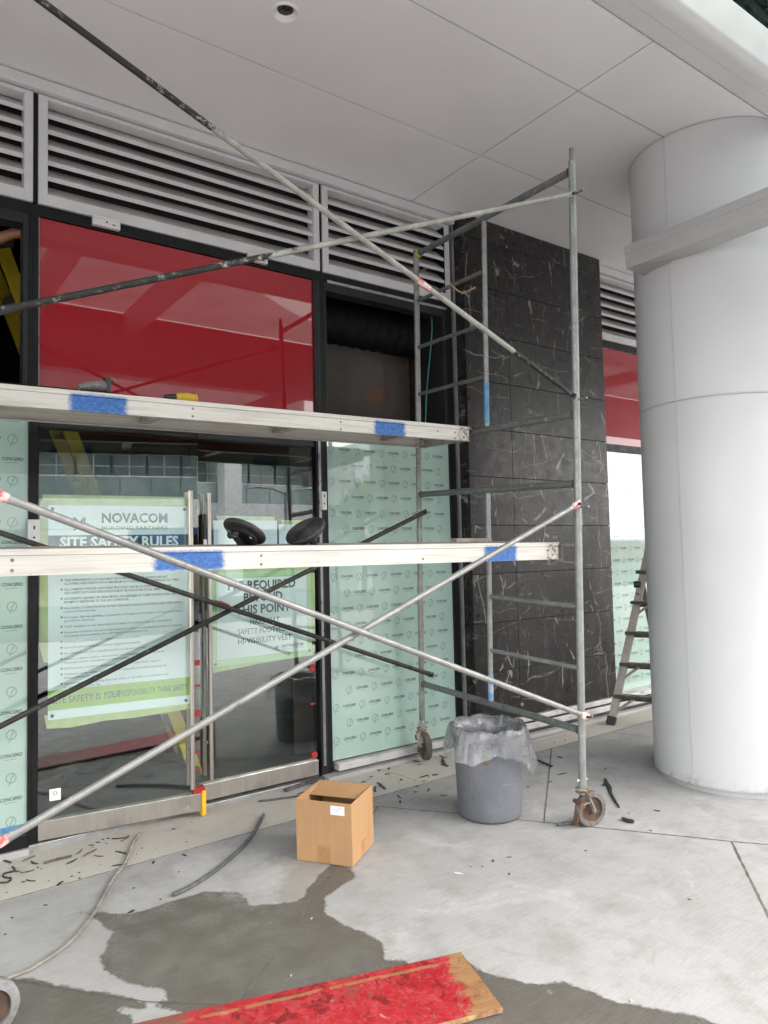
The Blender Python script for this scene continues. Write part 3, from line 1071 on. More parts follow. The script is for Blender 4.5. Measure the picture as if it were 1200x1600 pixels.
def louver(x0, x1):
    z0, z1 = 3.635, 4.283
    fr = MB()
    bl, br, bt, bb = 0.05, 0.046, 0.022, 0.066
    fr.box(x0, x0 + bl, YF - 0.022, YF + 0.07, z0, z1)
    fr.box(x1 - br, x1, YF - 0.022, YF + 0.07, z0, z1)
    fr.box(x0 + bl, x1 - br, YF - 0.022, YF + 0.07, z1 - bt, z1)
    fr.box(x0 + bl, x1 - br, YF - 0.022, YF + 0.07, z0, z0 + bb)
    fo = F(fr, "louver_panel", "louver_alu", bevel=0.002)
    bd = MB()
    zb, zt = z0 + bb, z1 - bt
    n = 6
    p = (zt - zb) / n
    for k in range(n):
        z = zb + p * k
        xa, xb = x0 + bl + 0.001, x1 - br - 0.001
        y0 = YF - 0.006
        if k > 0:
            bd.mat(0).box(xa, xb, y0, y0 + 0.003, z - 0.006, z + 0.020)
        else:
            bd.mat(0).box(xa, xb, y0, y0 + 0.003, z, z + 0.006)
        zz = z + (0.020 if k > 0 else 0.006)
        bd.mat(1).add([(xa, y0 + 0.003, zz), (xb, y0 + 0.003, zz), (xb, y0 + 0.098, zz + 0.088), (xa, y0 + 0.098, zz + 0.088),
                       (xa, y0 + 0.003, zz - 0.003), (xb, y0 + 0.003, zz - 0.003), (xb, y0 + 0.098, zz + 0.084), (xa, y0 + 0.098, zz + 0.084)],
                      [(0, 1, 2, 3), (7, 6, 5, 4), (2, 6, 7, 3)])
    bd.v = [(x - 2.0, y - YF, z) for x, y, z in bd.v]
    bd.build("louver_blade", ["louver_alu", "louver_blade"], fo)
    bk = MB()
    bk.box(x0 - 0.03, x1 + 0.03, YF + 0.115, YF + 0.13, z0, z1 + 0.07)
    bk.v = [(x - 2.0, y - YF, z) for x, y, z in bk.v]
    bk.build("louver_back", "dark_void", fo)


for a, b in ((-3.03, -1.16), (-1.13, 0.758), (0.786, 2.654), (2.68, 3.902), (5.55, 7.45), (7.48, 9.38), (9.41, 11.31), (11.34, 13.24), (-4.96, -3.06)):
    louver(a, b)
for x0, x1 in ((0.758, 0.786), (2.654, 2.68), (-1.16, -1.13)):
    F(MB().box(x0, x1, YF - 0.004, YF + 0.09, 3.64, 4.29), "louver_joint", "black_frame")


def spandrel(x0, x1, z0, z1):
    m = MB()
    m.box(x0 + 0.007, x1 - 0.007, YF + 0.006, YF + 0.03, z0 + 0.004, z1 - 0.004)
    o = F(m, "spandrel_glass", "red_glass")
    for xa, xb in ((x0, x0 + 0.007), (x1 - 0.007, x1)):
        MB().box(xa - 2.0, xb - 2.0, 0.002, 0.03, z0, z1).build("glass_edge", "silver_edge", o)


spandrel(0.79, 2.652, 2.582, 3.566)
spandrel(5.74, 8.0, 2.60, 3.566)
spandrel(8.03, 10.6, 2.60, 3.566)
spandrel(10.63, 13.2, 2.60, 3.566)
spandrel(-5.0, -3.06, 2.582, 3.566)
spandrel(-3.03, -1.165, 2.582, 3.566)
# open transoms: charcoal reveals
for x0, x1 in ((-1.115, 0.741), (2.69, 3.85)):
    m = MB()
    m.box(x0, x0 + 0.018, YF - 0.006, YF + 0.09, 2.583, 3.566)
    m.box(x1 - 0.03, x1, YF - 0.006, YF + 0.34 if x1 > 3 else YF + 0.09, 2.583, 3.566)
    m.box(x0 + 0.018, x1 - 0.03, YF - 0.006, YF + 0.10, 3.505, 3.566)
    F(m, "opening_reveal", "charcoal_frame", bevel=0.002)


# wrapped windows: pale green film behind glass, printed all over
def film_logo(mb, cx, cz, y):
    ring(mb, cx, cz, y, 0.0225, 0.0285, 18, 0.95)
    stroke(mb, (cx - 0.012, cz - 0.040), (cx + 0.013, cz + 0.026), y - 0.0002, 0.005)
    stroke(mb, (cx - 0.004, cz - 0.006), (cx + 0.014, cz + 0.008), y - 0.0004, 0.004)


def film_pane(x0, x1, z0, z1, xo, zo):
    m = MB()
    m.box(x0, x1, YF + 0.004, YF + 0.02, z0, z1)
    o = F(m, "window_pane", "green_film")
    ink = MB()
    pale = ink
    px, pz_ = 0.2226, 0.1155
    rows = range(int((z0 - zo) / pz_) - 1, int((z1 - zo) / pz_) + 2)
    for r in rows:
        z = zo + r * pz_
        if z - 0.045 < z0 or z + 0.035 > z1:
            continue
        k0 = int((x0 - xo) / px) - 2
        for k in range(k0, int((x1 - xo) / px) + 2):
            x = xo + (k + (0.5 if r % 2 else 0)) * px
            if x0 + 0.03 < x < x1 - 0.03:
                ink.mat(1)
                film_logo(ink, x, z, YF + 0.0034)
                ink.mat(0)
            if x + 0.055 > x0 + 0.005 and x + 0.165 < x1 - 0.004:
                add_text(ink, "CONCØRD", x + 0.058, z - 0.004, 0.0185, YF + 0.0034, w=0.108, bold=0.022, cap=0.72)
                add_text(ink, "PACIFIC", x + 0.08, z - 0.019, 0.0055, YF + 0.0034, w=0.06, bold=0.0)
    ink.v = [(x - 2.0, y - YF, z) for x, y, z in ink.v]
    ink.build("printed_pattern", ["film_ink", "film_ink_pale"], o)
    return o


film_pane(2.69, 3.85, 0.135, 2.46, 2.735, 0.495)
film_pane(-1.115, 0.741, 0.115, 2.46, 0.552, 0.305)
film_pane(5.72, 6.9, 0.17, 2.525, 6.10, 0.762)
film_pane(6.92, 8.4, 0.17, 2.525, 6.93, 0.70)
film_pane(8.42, 10.8, 0.17, 2.525, 8.5, 0.70)
film_pane(10.82, 13.2, 0.17, 2.525, 10.9, 0.70)
film_pane(-3.03, -1.165, 0.115, 2.46, -2.9, 0.305)
film_pane(-5.0, -3.05, 0.115, 2.46, -4.9, 0.305)
# sills
m = MB()
m.box(-5.0, 0.741, YF - 0.03, YF + 0.08, 0.045, 0.112)
F(m, "base_sill", "black_frame", bevel=0.002)
m = MB()
m.box(-5.0, 0.745, YF - 0.05, YF + 0.06, -0.05, 0.043)
F(m, "base_sill", "gutter_grey", bevel=0.002)
m = MB()
m.box(0.48, 0.725, YF - 0.0005, YF + 0.003, 0.118, 0.165)
F(m, "blue_tape", "blue_paint")
m = MB()
m.box(2.71, 3.90, YF - 0.06, YF + 0.06, 0.075, 0.122)
F(m, "base_sill", "scratched_plate", bevel=0.002)
m = MB()
m.box(2.60, 3.95, YF - 0.10, YF + 0.06, -0.05, 0.060)
F(m, "base_sill", "gutter_grey", bevel=0.003)
m = MB()
m.box(0.745, 2.60, YF - 0.03, YF + 0.12, -0.05, 0.050)
F(m, "threshold", "steel_trim", bevel=0.003)
# stepped base under pier and far window
m = MB()
for mi, (y0, z0, z1) in ((0, (4.262, 0.158, 0.198)), (0, (4.235, 0.098, 0.147))):
    m.mat(mi).box(4.0, 13.3, y0, 4.46, z0, z1)
m.mat(1).box(4.0, 13.3, 4.25, 4.46, 0.147, 0.158)
m.mat(1).box(4.0, 13.3, 4.20, 4.46, 0.085, 0.098)
m.mat(2).box(4.0, 13.3, 4.14, 4.46, 0.055, 0.085)
m.box(4.0, 13.3, 4.10, 4.46, -0.03, 0.052)
F(m, "stepped_base", ["scratched_plate", "black_frame", "gutter_grey"], bevel=0.002)

F(MB().box(13.3, 13.6, YF - 0.1, YF + 0.3, -0.05, 4.36), "end_jamb", "tower_grey")
# doors
door_l = thing("door", None, None)
del_l = door_l
door_l.parent = sf
door_l.location = (0.795 - 2.0, 0.0, 0)
door_l.rotation_euler = (0, 0, RAD(-7.6))
door_r = thing("door", None, None)
door_r.parent = sf
door_r.location = (1.722 - 2.0, 0.0, 0)


def make_door(root, w, z0, pulls):
    MB().box(0.0, w, -0.006, 0.006, z0 + 0.102, 2.35).build("glass_pane", "door_glass", root)
    MB().box(0.0, w, -0.024, 0.024, z0, z0 + 0.101).build("kick_plate", "brushed_steel", root, bevel=0.002)
    MB().box(0.0, w, -0.02, 0.02, 2.351, 2.385).build("top_rail", "charcoal_frame", root, bevel=0.002)
    for x in pulls:
        for s in (-1, 1):
            h = MB().tube((x, 0.055 * s, 0.205), (x, 0.055 * s, 1.995), 0.0145, 16)
            h.tube((x, 0.012 * s, 0.42), (x, 0.05 * s, 0.42), 0.008, 8).tube((x, 0.012 * s, 1.78), (x, 0.05 * s, 1.78), 0.008, 8)
            h.build("pull_handle", "handle_steel", root, smooth=True)


make_door(door_l, 0.895, 0.062, [0.835])
make_door(door_r, 0.845, 0.072, [0.055])
MB().lathe((0.81, -0.0245, 0.092), [(0.013, 0), (0.013, -0.003), (0.0, -0.003)], 20, (0, 1, 0)).build("floor_lock", "steel_trim", door_l)
MB().box(0.845, 0.912, -0.03, 0.03, 0.166, 0.20).build("edge_tape", "red_tape", door_l)
m = MB()
m.box(0.893, 0.915, -0.032, 0.032, 0.03, 0.175)
m.obox((0.905, -0.034, 0.11), (1, 0, 0), (0, 1, 0), (0, 0, 1), 0.012, 0.006, 0.07)
m.build("corner_guard", "foam_yellow", door_l, bevel=0.003)
m = MB()
m.box(0.058, 0.115, -0.0075, -0.0065, 0.262, 0.325)
m.build("sticker", "sign_white", door_l)
m = MB()
ring(m, 0.087, 0.300, -0.0078, 0.006, 0.012, 14)
m.build("sticker_print", "cardboard_edge", door_l)
for zz, hh in ((0.93, 0.03), (0.62, 0.04), (0.80, 0.012), (1.16, 0.012), (0.40, 0.012), (0.30, 0.01)):
    MB().box(0.862, 0.893, -0.0085, 0.0085, zz, zz + hh).build("edge_tape", "red_tape", door_l)
MB().box(0.045, 0.065, -0.012, 0.012, 0.0, 0.0005)
# lock body by the left pull
m = MB()
m.box(0.012, 0.040, -0.05, -0.014, 1.62, 1.86)
m.box(0.018, 0.036, -0.06, -0.05, 1.70, 1.80)
m.build("lock_case", "black_plastic", door_r, bevel=0.004)
MB().box(0.016, 0.036, -0.063, -0.0605, 1.66, 1.70).build("lock_plate", "bracket_white", door_r)
for zz in (0.78, 0.17, 0.55):
    m = MB()
    if zz == 0.17:
        m.lathe((0.815, -0.006, 0.21), [(0.0, -0.022), (0.018, -0.022), (0.024, -0.016), (0.024, 0)], 18, (0, 1, 0))
    else:
        m.box(0.80, 0.835, -0.0085, -0.0065, zz, zz + (0.05 if zz > 0.7 else 0.012))
    m.build("edge_tape", "red_tape", door_r)
# clips on the frames
for (x0, x1, z0, z1, vert) in ((1.079, 1.238, 3.578, 3.636, 0), (2.081, 2.224, 3.582, 3.632, 0), (2.618, 2.660, 1.90, 2.03, 1), (0.735, 0.795, 1.66, 1.82, 1)):
    m = MB()
    m.box(x0, x1, YF - 0.045, YF - 0.013, z0, z1)
    m.box(x0, x1, YF - 0.052, YF - 0.045, z0 + (0 if vert else (z1 - z0) * 0.72), z1) if not vert else m.box(x0, x0 + 0.012, YF - 0.052, YF - 0.045, z0, z1)
    o = F(m, "mounting_clip", "bracket_white", bevel=0.002)
    h = MB()
    cx, cz = (x0 + x1) / 2, (z0 + z1) / 2
    h.lathe((cx, YF - 0.0455, cz - (0.0 if not vert else 0.02)), [(0.006, 0), (0.006, -0.001), (0, -0.001)], 10, (0, 1, 0))
    if vert:
        h2 = MB().box(cx - 0.004, cx + 0.004, YF - 0.0466, YF - 0.0455, cz + 0.025, cz + 0.045)
    else:
        h2 = MB().box(cx + 0.03, cx + 0.05, YF - 0.0466, YF - 0.0455, cz - 0.012, cz - 0.006)
    for hh_, nm_ in ((h, "screw_hole"), (h2, "slot")):
        hh_.v = [(x - 2.0, y - YF, z) for x, y, z in hh_.v]
        hh_.build(nm_, "hole_black", o)

# ------------------------------------------------------------------ stone pier
pier = thing("stone_pier", "black white-veined marble pier between the shop windows", "pier", (4.84, 4.29, 0))
m = MB()
rows_z = [0.20]
while rows_z[-1] < ZC - 0.01:
    rows_z.append(min(rows_z[-1] + 0.398, ZC - 0.006))
gp = 0.0025
for k in range(len(rows_z) - 1):
    z0, z1 = rows_z[k] + gp, rows_z[k + 1] - gp
    for x0, x1 in ((3.952, 4.449), (4.453, 5.726)):
        m.box(x0 - 4.84, x1 - 4.84, -0.0, 0.03, z0, z1)
    m.box(3.952 - 4.84, 3.978 - 4.84, 0.032, 0.16, z0, z1)
    m.box(5.700 - 4.84, 5.726 - 4.84, 0.032, 0.16, z0, z1)
m.build("stone_cladding", "black_marble", pier, bevel=0.001)
MB().box(3.96 - 4.84, 5.715 - 4.84, 0.01, 0.28, 0.02, ZC).build("pier_core", "shadow_gap", pier)

# ------------------------------------------------------------------ round column
CX, CY, CR = 4.899, 2.7145, 0.528
colm = thing("round_column", "large round white metal-clad column rising to the arcade ceiling", "column", (CX, CY, 0))
zb = G(CX, CY)
for z0, z1 in ((zb + 0.022, 2.548), (2.554, ZC - 0.004)):
    m = MB()
    # shell with a vertical joint at the left
    n = 96
    vs, fs = [], []
    lev = [z0, z0 + 0.004] + list(np.linspace(z0 + 0.02, z1 - 0.02, 6)) + [z1 - 0.004, z1]
    for i, z in enumerate(lev):
        r = CR - (0.003 if i in (0, len(lev) - 1) else 0)
        for k in range(n + 1):
            t = math.pi + 0.0065 + (2 * math.pi - 0.013) * k / n
            vs.append((math.cos(t) * r, math.sin(t) * r, z))
    for i in range(len(lev) - 1):
        for k in range(n):
            fs.append((i * (n + 1) + k, i * (n + 1) + k + 1, (i + 1) * (n + 1) + k + 1, (i + 1) * (n + 1) + k))
    m.add(vs, fs)
    m.build("column_shell", "column_white", colm, smooth=True, angle=40)
m = MB()
m.lathe((0, 0, 0), [(CR - 0.006, zb - 0.01), (CR - 0.006, ZC)], 96)
m.build("column_core", "gutter_grey", colm, smooth=True)
m = MB()
m.lathe((0, 0, 0), [(CR + 0.001, zb - 0.01), (CR + 0.001, zb + 0.012), (CR - 0.02, zb + 0.014)], 96)
m.build("base_ring", "gutter_grey", colm, smooth=True)
m = MB()
m.box(-CR + 0.0005, -CR + 0.008, -0.0019, 0.0019, zb + 0.03, ZC - 0.01)
m.build("joint_bead", "white_panel", colm)

gut = thing("channel_beam", "grey folded metal channel beam passing the side of the white column", "beam", (4.285, 2.94, 3.57))
m = MB()
prof = [(-0.085, 0.075), (-0.085, 0.02), (-0.079, 0.016), (-0.079, -0.035), (-0.060, -0.075), (0.10, -0.075), (0.10, 0.075)]
n = len(prof)
vs = [(p[0], y, p[1]) for y in (0.0, -3.55) for p in prof]
m.add(vs, [(k, (k + 1) % n, n + (k + 1) % n, n + k) for k in range(n)] + [tuple(range(n)), tuple(reversed(range(n, 2 * n)))])
m.build("channel", "gutter_grey", gut, fix=True, bevel=0.002)
m = MB()
m.add([(-0.079, -0.002, -0.078), (0.13, -0.002, -0.078), (0.13, -0.24, -0.078), (0.06, -0.24, -0.078),
       (-0.079, -0.002, -0.082), (0.13, -0.002, -0.082), (0.13, -0.24, -0.082), (0.06, -0.24, -0.082)],
      [(0, 1, 2, 3), (7, 6, 5, 4), (0, 4, 5, 1), (1, 5, 6, 2), (2, 6, 7, 3), (3, 7, 4, 0)])
m.build("end_bracket", "gutter_grey", gut)

# ------------------------------------------------------------------ recessed downlight
pbr("lamp_dark", (0.08, 0.08, 0.085), 0.25, 0.8, c2=(0.03, 0.03, 0.03), scale=40)
dl = thing("downlight", "round white recessed downlight in the arcade ceiling", "ceiling light", (1.719, 3.144, ZC))
m = MB()
m.lathe((0, 0, 0), [(0.073, 0.0), (0.072, -0.004), (0.068, -0.007), (0.060, -0.006), (0.057, 0.0), (0.043, 0.016), (0.041, 0.018)], 48)
m.build("trim_ring", "white_panel", dl, smooth=True, angle=30)
m = MB()
m.lathe((0, 0, 0), [(0.0415, 0.017), (0.036, 0.024), (0.024, 0.030), (0.014, 0.024), (0.0, 0.022)], 32)
m.build("reflector", "lamp_dark", dl, smooth=True)

# ------------------------------------------------------------------ scaffold
SO = Vector((3.335, 2.751, 0.375))
SE = Euler((RAD(2.071), RAD(-0.622), RAD(-2.084)), 'XYZ')
SM = Matrix.Translation(SO) @ SE.to_matrix().to_4x4()
W, LX = 1.524, -3.03
scf = thing("scaffold", "two-storey galvanised tube scaffold on casters in front of the shopfront", "scaffold", SO, SE)


def end_frame(zbar, ladder_front, x, worn):
    """one welded frame: two posts, top and bottom bars, middle post and three rungs"""
    top = zbar + 1.408
    fr = thing("end_frame", None, None)
    fr.parent = scf
    fr.location = (x, 0, 0)
    for y, tall in ((0.0, 1.0), (W, 1.0)):
        z0 = -0.149 if zbar < 1 else zbar - 0.14
        zt = top + (0.055 if zbar > 1 else 0.258)
        if zbar > 1 and y > 1:
            zt = top + 0.03
        MB().tube((0, y, z0), (0, y, zt), 0.0213, 18, 6).build("post", worn if y > 1 else "galvanised", fr, smooth=True)
        if zbar > 1 and y < 1:
            MB().tube((0, y, zt), (0, y, zt + 0.075), 0.0155, 14).build("coupling_pin", "galvanised_worn", fr, smooth=True)
    MB().tube((0, 0.02, top), (0, W - 0.02, top), 0.0213, 16, 4).build("top_bar", "green_grey_tube", fr, smooth=True)
    MB().tube((0, 0.02, zbar), (0, W - 0.02, zbar), 0.0213, 16, 4).build("bottom_bar", "green_grey_tube", fr, smooth=True)
    MB().tube((0, W / 2, zbar + 0.02), (0, W / 2, top - 0.02), 0.0170, 16, 4).build("middle_post", "galvanised", fr, smooth=True)
    for k in (1, 2, 3):
        z = zbar + 0.352 * k
        ya, yb = (0.02, W / 2 - 0.016) if ladder_front else (W / 2 + 0.016, W - 0.02)
        MB().tube((0, ya, z), (0, yb, z), 0.0135, 12, 2).build("rung", "green_grey_tube" if not ladder_front else "galvanised", fr, smooth=True)
    # welds
    for z in (zbar, top):
        for y in (0.0, W):
            wb = MB()
            wb.lathe((0, y + (0.024 if y < 1 else -0.024), z), [(0.024, -0.004), (0.0265, 0.0), (0.023, 0.005)], 14, (0, 1, 0))
            wb.build("weld_bead", "rusty_steel", fr, smooth=True)
    return fr


def caster(parent, y, ang, tyre, x_off=0.0):
    c = thing("caster", None, None)
    c.parent = parent
    c.location = (0, y, -0.149)
    c.rotation_euler = (0, 0, ang)
    m = MB()
    m.lathe((0, 0, 0), [(0.022, 0.004), (0.040, 0.004), (0.043, 0.0), (0.040, -0.006), (0.030, -0.012), (0.024, -0.03), (0.0, -0.03)], 24)
    for s in (-1, 1):
        m.bar((0.0, 0.028 * s, -0.018), (0.052, 0.030 * s, -0.122), 0.007, 0.046, (0, 1, 0))
        m.bar((-0.028, 0.028 * s, -0.075), (0.028, 0.030 * s, -0.068), 0.006, 0.026, (0, 1, 0))
    m.bar((-0.012, -0.028, -0.022), (-0.012, 0.028, -0.022), 0.04, 0.008)
    m.build("fork", "cast_iron", c, smooth=True, angle=30, bevel=0.0015)
    w = MB()
    w.lathe((0.052, 0, -0.122), [(0.070, -0.020), (0.094, -0.021), (0.0995, -0.014), (0.1005, 0), (0.0995, 0.014), (0.094, 0.021), (0.070, 0.020), (0.068, 0.0)], 48, (0, 1, 0), close=True)
    wo = w.build("wheel", tyre, c, smooth=True, angle=50)
    h = MB()
    h.lathe((0.052, 0, -0.122), [(0.0, -0.026), (0.020, -0.026), (0.022, -0.018), (0.024, -0.007), (0.070, -0.007), (0.070, 0.007), (0.024, 0.007), (0.022, 0.018), (0.020, 0.026), (0.0, 0.026)], 32, (0, 1, 0))
    for k in range(5):
        t = 2 * math.pi * k / 5
        h.bar((0.052 + math.cos(t) * 0.02, 0, -0.122 + math.sin(t) * 0.02), (0.052 + math.cos(t) * 0.072, 0, -0.122 + math.sin(t) * 0.072), 0.03, 0.012, (0, 1, 0))
    ho = h.build("hub", "wheel_hub", wo, smooth=True, angle=40)
    a = MB().tube((0.052, -0.040, -0.122), (0.052, 0.040, -0.122), 0.010, 12)
    a.build("axle", "cast_iron", c, smooth=True)
    b = MB()
    b.tube((-0.030, -0.040, -0.076), (-0.030, 0.040, -0.076), 0.012, 12)
    b.lathe((-0.030, -0.036, -0.076), [(0.012, -0.004), (0.020, -0.004), (0.020, 0.004), (0.012, 0.004)], 16, (0, 1, 0))
    b.bar((-0.034, 0, -0.078), (-0.056, 0.0, -0.195), 0.036, 0.007, (1, 0, 0.15))
    b.build("brake_lever", "rusty_steel", c, smooth=True, angle=30)
    MB().tube((0.0, 0, 0.0), (0, 0, 0.06), 0.0225, 14).build("stem", "galvanised", c, smooth=True)
    p = MB().tube((-0.032, 0, 0.05), (0.032, 0, 0.05), 0.004, 8)
    p.lathe((-0.032, 0, 0.05), [(0.0, -0.004), (0.008, -0.003), (0.008, 0.003), (0, 0.004)], 10, (1, 0, 0))
    p.build("lock_pin", "bracket_white", c, smooth=True)
    return c


fl = end_frame(0.179, True, 0.0, "galvanised_worn")
fu = end_frame(1.987, False, 0.0, "galvanised_worn")
fl2 = end_frame(0.179, True, LX, "galvanised_worn")
fu2 = end_frame(1.987, False, LX, "galvanised_worn")
caster(fl, 0.0, RAD(-10), "caster_rubber_mid")
caster(fl, W, RAD(-105), "caster_rubber")
caster(fl2, 0.0, RAD(8), "caster_rubber_pale")
caster(fl2, W, RAD(160), "caster_rubber")
MB().tube((0, W / 2, 1.96 + 0.07), (0, W / 2, 2.30), 0.0178, 16).build("painted_band", "blue_paint", fu, smooth=True)
MB().tube((0, W / 2, 0.21), (0, W / 2, 0.37), 0.0178, 16).build("painted_band", "blue_paint_worn", fl, smooth=True)
MB().lathe((0, W - 0.034, 3.395), [(0.024, -0.016), (0.029, -0.012), (0.030, 0.010), (0.024, 0.018)], 16, (0, 1, 0)).build("tape_wrap", "tape_lime", fu, smooth=True)
# wire tied to the upper rung
m = MB()
m.sweep([(0.0, 1.16, 3.06), (0.02, 1.14, 3.045), (-0.015, 1.12, 3.03), (0.02, 1.13, 3.07), (-0.02, 1.10, 3.05), (0.01, 1.05, 2.99), (0.005, 0.98, 2.955), (0, 0.86, 2.96)], 0.006, 6)
m.build("tied_rag", "cardboard_edge", fu, smooth=True)


def brace(a, b, r, mat, red_a=False, red_b=False, dark_a=False):
    """one cross-brace tube with flattened, drilled ends"""
    a, b = Vector(a), Vector(b)
    d = (b - a).normalized()
    L = (b - a).length
    pts, rad = [], []
    for t in (0.0, 0.02, 0.045, 0.09, 0.12):
        pts.append(a + d * t)
        f = min(1, max(0, (t - 0.04) / 0.06))
        rad.append((r * (0.28 + 0.72 * f), r * (1.25 - 0.25 * f)))
    k = 14
    for i in range(1, k):
        pts.append(a + d * (0.12 + (L - 0.24) * i / k))
        rad.append((r, r))
    for t in (0.12, 0.09, 0.045, 0.02, 0.0):
        pts.append(b - d * t)
        f = min(1, max(0, (t - 0.04) / 0.06))
        rad.append((r * (0.28 + 0.72 * f), r * (1.25 - 0.25 * f)))
    o = MB().sweep(pts, rad, 14).build("cross_brace", mat, scf, smooth=True, angle=50)
    for on, p, s in ((red_a, a, 1), (red_b, b, -1)):
        if on:
            q = [p + d * s * t for t in (0.006, 0.02, 0.045, 0.07)]
            MB().sweep(q, [(r * 0.34, r * 1.3), (r * 0.34, r * 1.3), (r * 0.42, r * 1.28), (r * 0.75, r * 1.15)], 14).build("painted_end", "red_paint", o, smooth=True)
    for p, s in ((a, 1), (b, -1)):
        MB().lathe(p + d * s * 0.024, [(0.0, -0.018), (0.008, -0.018), (0.009, 0.018), (0.0, 0.018)], 12, (0, 1, 0)).build("stud", "hole_black", o, smooth=True)
    return o


yb = -0.038
brace((-2.985, yb, 0.285), (-0.018, yb, 1.478), 0.0148, "bright_brace", True, True)
brace((-2.985, yb - 0.034, 1.495), (-0.018, yb - 0.034, 0.270), 0.0148, "bright_brace", True, True)
brace((-2.97, yb, 2.105), (-0.020, yb, 3.245), 0.0132, "paint_flecked_brace")
brace((-2.985, yb - 0.034, 3.30), (-0.085, yb - 0.034, 2.065), 0.0132, "paint_worn_brace", False, False)
# red wrap on the upper brace
a_, b_ = Vector((-2.985, yb - 0.034, 3.30)), Vector((-0.085, yb - 0.034, 2.065))
m = MB().sweep([a_.lerp(b_, 0.625), a_.lerp(b_, 0.637), a_.lerp(b_, 0.648)], 0.0148, 14)
m.build("paint_mark", "red_paint", scf, smooth=True)
yr = W - 0.075
brace((-2.985, yr, 0.26), (0.012, yr, 1.462), 0.0155, "dark_brace")
brace((-2.985, yr - 0.035, 1.42), (0.025, yr - 0.035, 0.255), 0.0155, "dark_brace")
MB().lathe((0, 0, 0), [(0.0, -0.03), (0.007, -0.03), (0.007, 0.03), (0, 0.03)], 10, (0, 1, 0))
for x0 in (LX, 0.0):
    for z in (0.275, 1.453, 2.068, 3.254):
        for y0, y1 in ((-0.021, -0.08), (W - 0.125, W - 0.02)):
            MB().tube((x0, y0, z), (x0, y1, z), 0.0065, 8).build("brace_stud", "galvanised_worn", scf, smooth=True)


# ------------------------------------------------------------------ work platforms
def platform(label, y0, z_l, z_r, x_r, sprays, rivets, cross):
    width, depth = 0.49, 0.098
    L = 2.985
    loc = SM @ Vector((x_r - L, y0, z_l))
    t = thing("work_platform", label, "scaffold plank", (0, 0, 0), group="aluminium planks hooked on the scaffold")
    tilt = Matrix.Rotation(math.atan2(z_l - z_r, L), 4, 'Y')
    mw = Matrix.Translation(loc) @ SE.to_matrix().to_4x4() @ tilt
    t.matrix_world = mw
    for k, yy in enumerate((0.0, width)):
        s = 1 if k == 0 else -1
        m = MB()
        # channel rail, subdivided lengthwise so that the sprayed patches can be stored on it
        prof = [(0, 0), (0, -0.022), (0.006, -0.025), (0.006, -depth + 0.006), (0, -depth), (0.032, -depth), (0.032, -depth + 0.004), (0.011, -depth + 0.006), (0.011, -0.004), (0.032, 0.0)]
        n = len(prof)
        X = list(np.linspace(0, L, 240))
        zl = list(np.linspace(-0.025, -depth + 0.006, 8))
        prof = [(0, 0), (0, -0.022)] + [(0.006, z) for z in zl] + [(0, -depth), (0.032, -depth), (0.032, -depth + 0.004), (0.011, -depth + 0.006), (0.011, -0.004), (0.032, 0.0)]
        n = len(prof)
        vs = [(x, yy + s * p[0], p[1]) for x in X for p in prof]
        fs = []
        for i in range(len(X) - 1):
            for q in range(n):
                q2 = (q + 1) % n
                fs.append((i * n + q, i * n + q2, (i + 1) * n + q2, (i + 1) * n + q))
        fs += [tuple(range(n)), tuple(reversed(range((len(X) - 1) * n, len(X) * n)))]
        m.add(vs, fs)
        o = m.build("side_rail", "plank_rail", t, fix=True)
        val = []
        for v in o.data.vertices:
            b = 0.0
            if k == 0:
                for (xa, xb, za, zb2) in sprays:
                    dx = min(v.co.x - xa, xb - v.co.x)
                    dz = min(v.co.z - za, zb2 - v.co.z)
                    b = max(b, min(0.92, 0.42 + min(dx / 0.11, dz / 0.06)))
            val.append(max(0, b))
        o.data.attributes.new("spray", 'FLOAT', 'POINT').data.foreach_set('value', val)
        if k == 0:
            for (rx, rz) in rivets:
                MB().lathe((rx, 0.0055, rz), [(0.0, -0.004), (0.004, -0.0035), (0.0062, -0.001), (0.0065, 0.0)], 14, (0, 1, 0)).build("rivet", "rivet", o, smooth=True)
    m = MB()
    m.box(0.01, L - 0.01, 0.013, width - 0.013, -0.016, -0.0065)
    m.mat(1).box(0.01, L - 0.01, 0.012, width - 0.012, -0.006, 0.0)
    m.build("deck_board", ["plank_ply", "plank_deck"], t)
    for cx in cross:
        m = MB()
        m.box(cx - 0.02, cx + 0.02, 0.012, width - 0.012, -0.062, -0.0165)
        m.box(cx - 0.03, cx + 0.03, 0.012, width - 0.012, -0.068, -0.0625)
        m.build("cross_member", "plank_alu", t, bevel=0.002)
    for ex, s in ((0.0, -1), (L, 1)):
        for yy in (0.05, width - 0.05):
            m = MB()
            m.sweep([(ex - s * 0.05, yy, -0.040), (ex + s * 0.010, yy, -0.035), (ex + s * 0.028, yy, -0.012), (ex + s * 0.045, yy, -0.002), (ex + s * 0.060, yy, -0.012), (ex + s * 0.063, yy, -0.034)], [(0.02, 0.006)] * 6, 8)
            m.build("hook", "plank_alu", t, smooth=True)
        m = MB()
        m.box(ex - 0.012 if s > 0 else ex + 0.001, ex - 0.001 if s > 0 else ex + 0.012, 0.012, width - 0.012, -0.095, -0.017)
        m.build("end_plate", "plank_alu", t)
    return t, mw


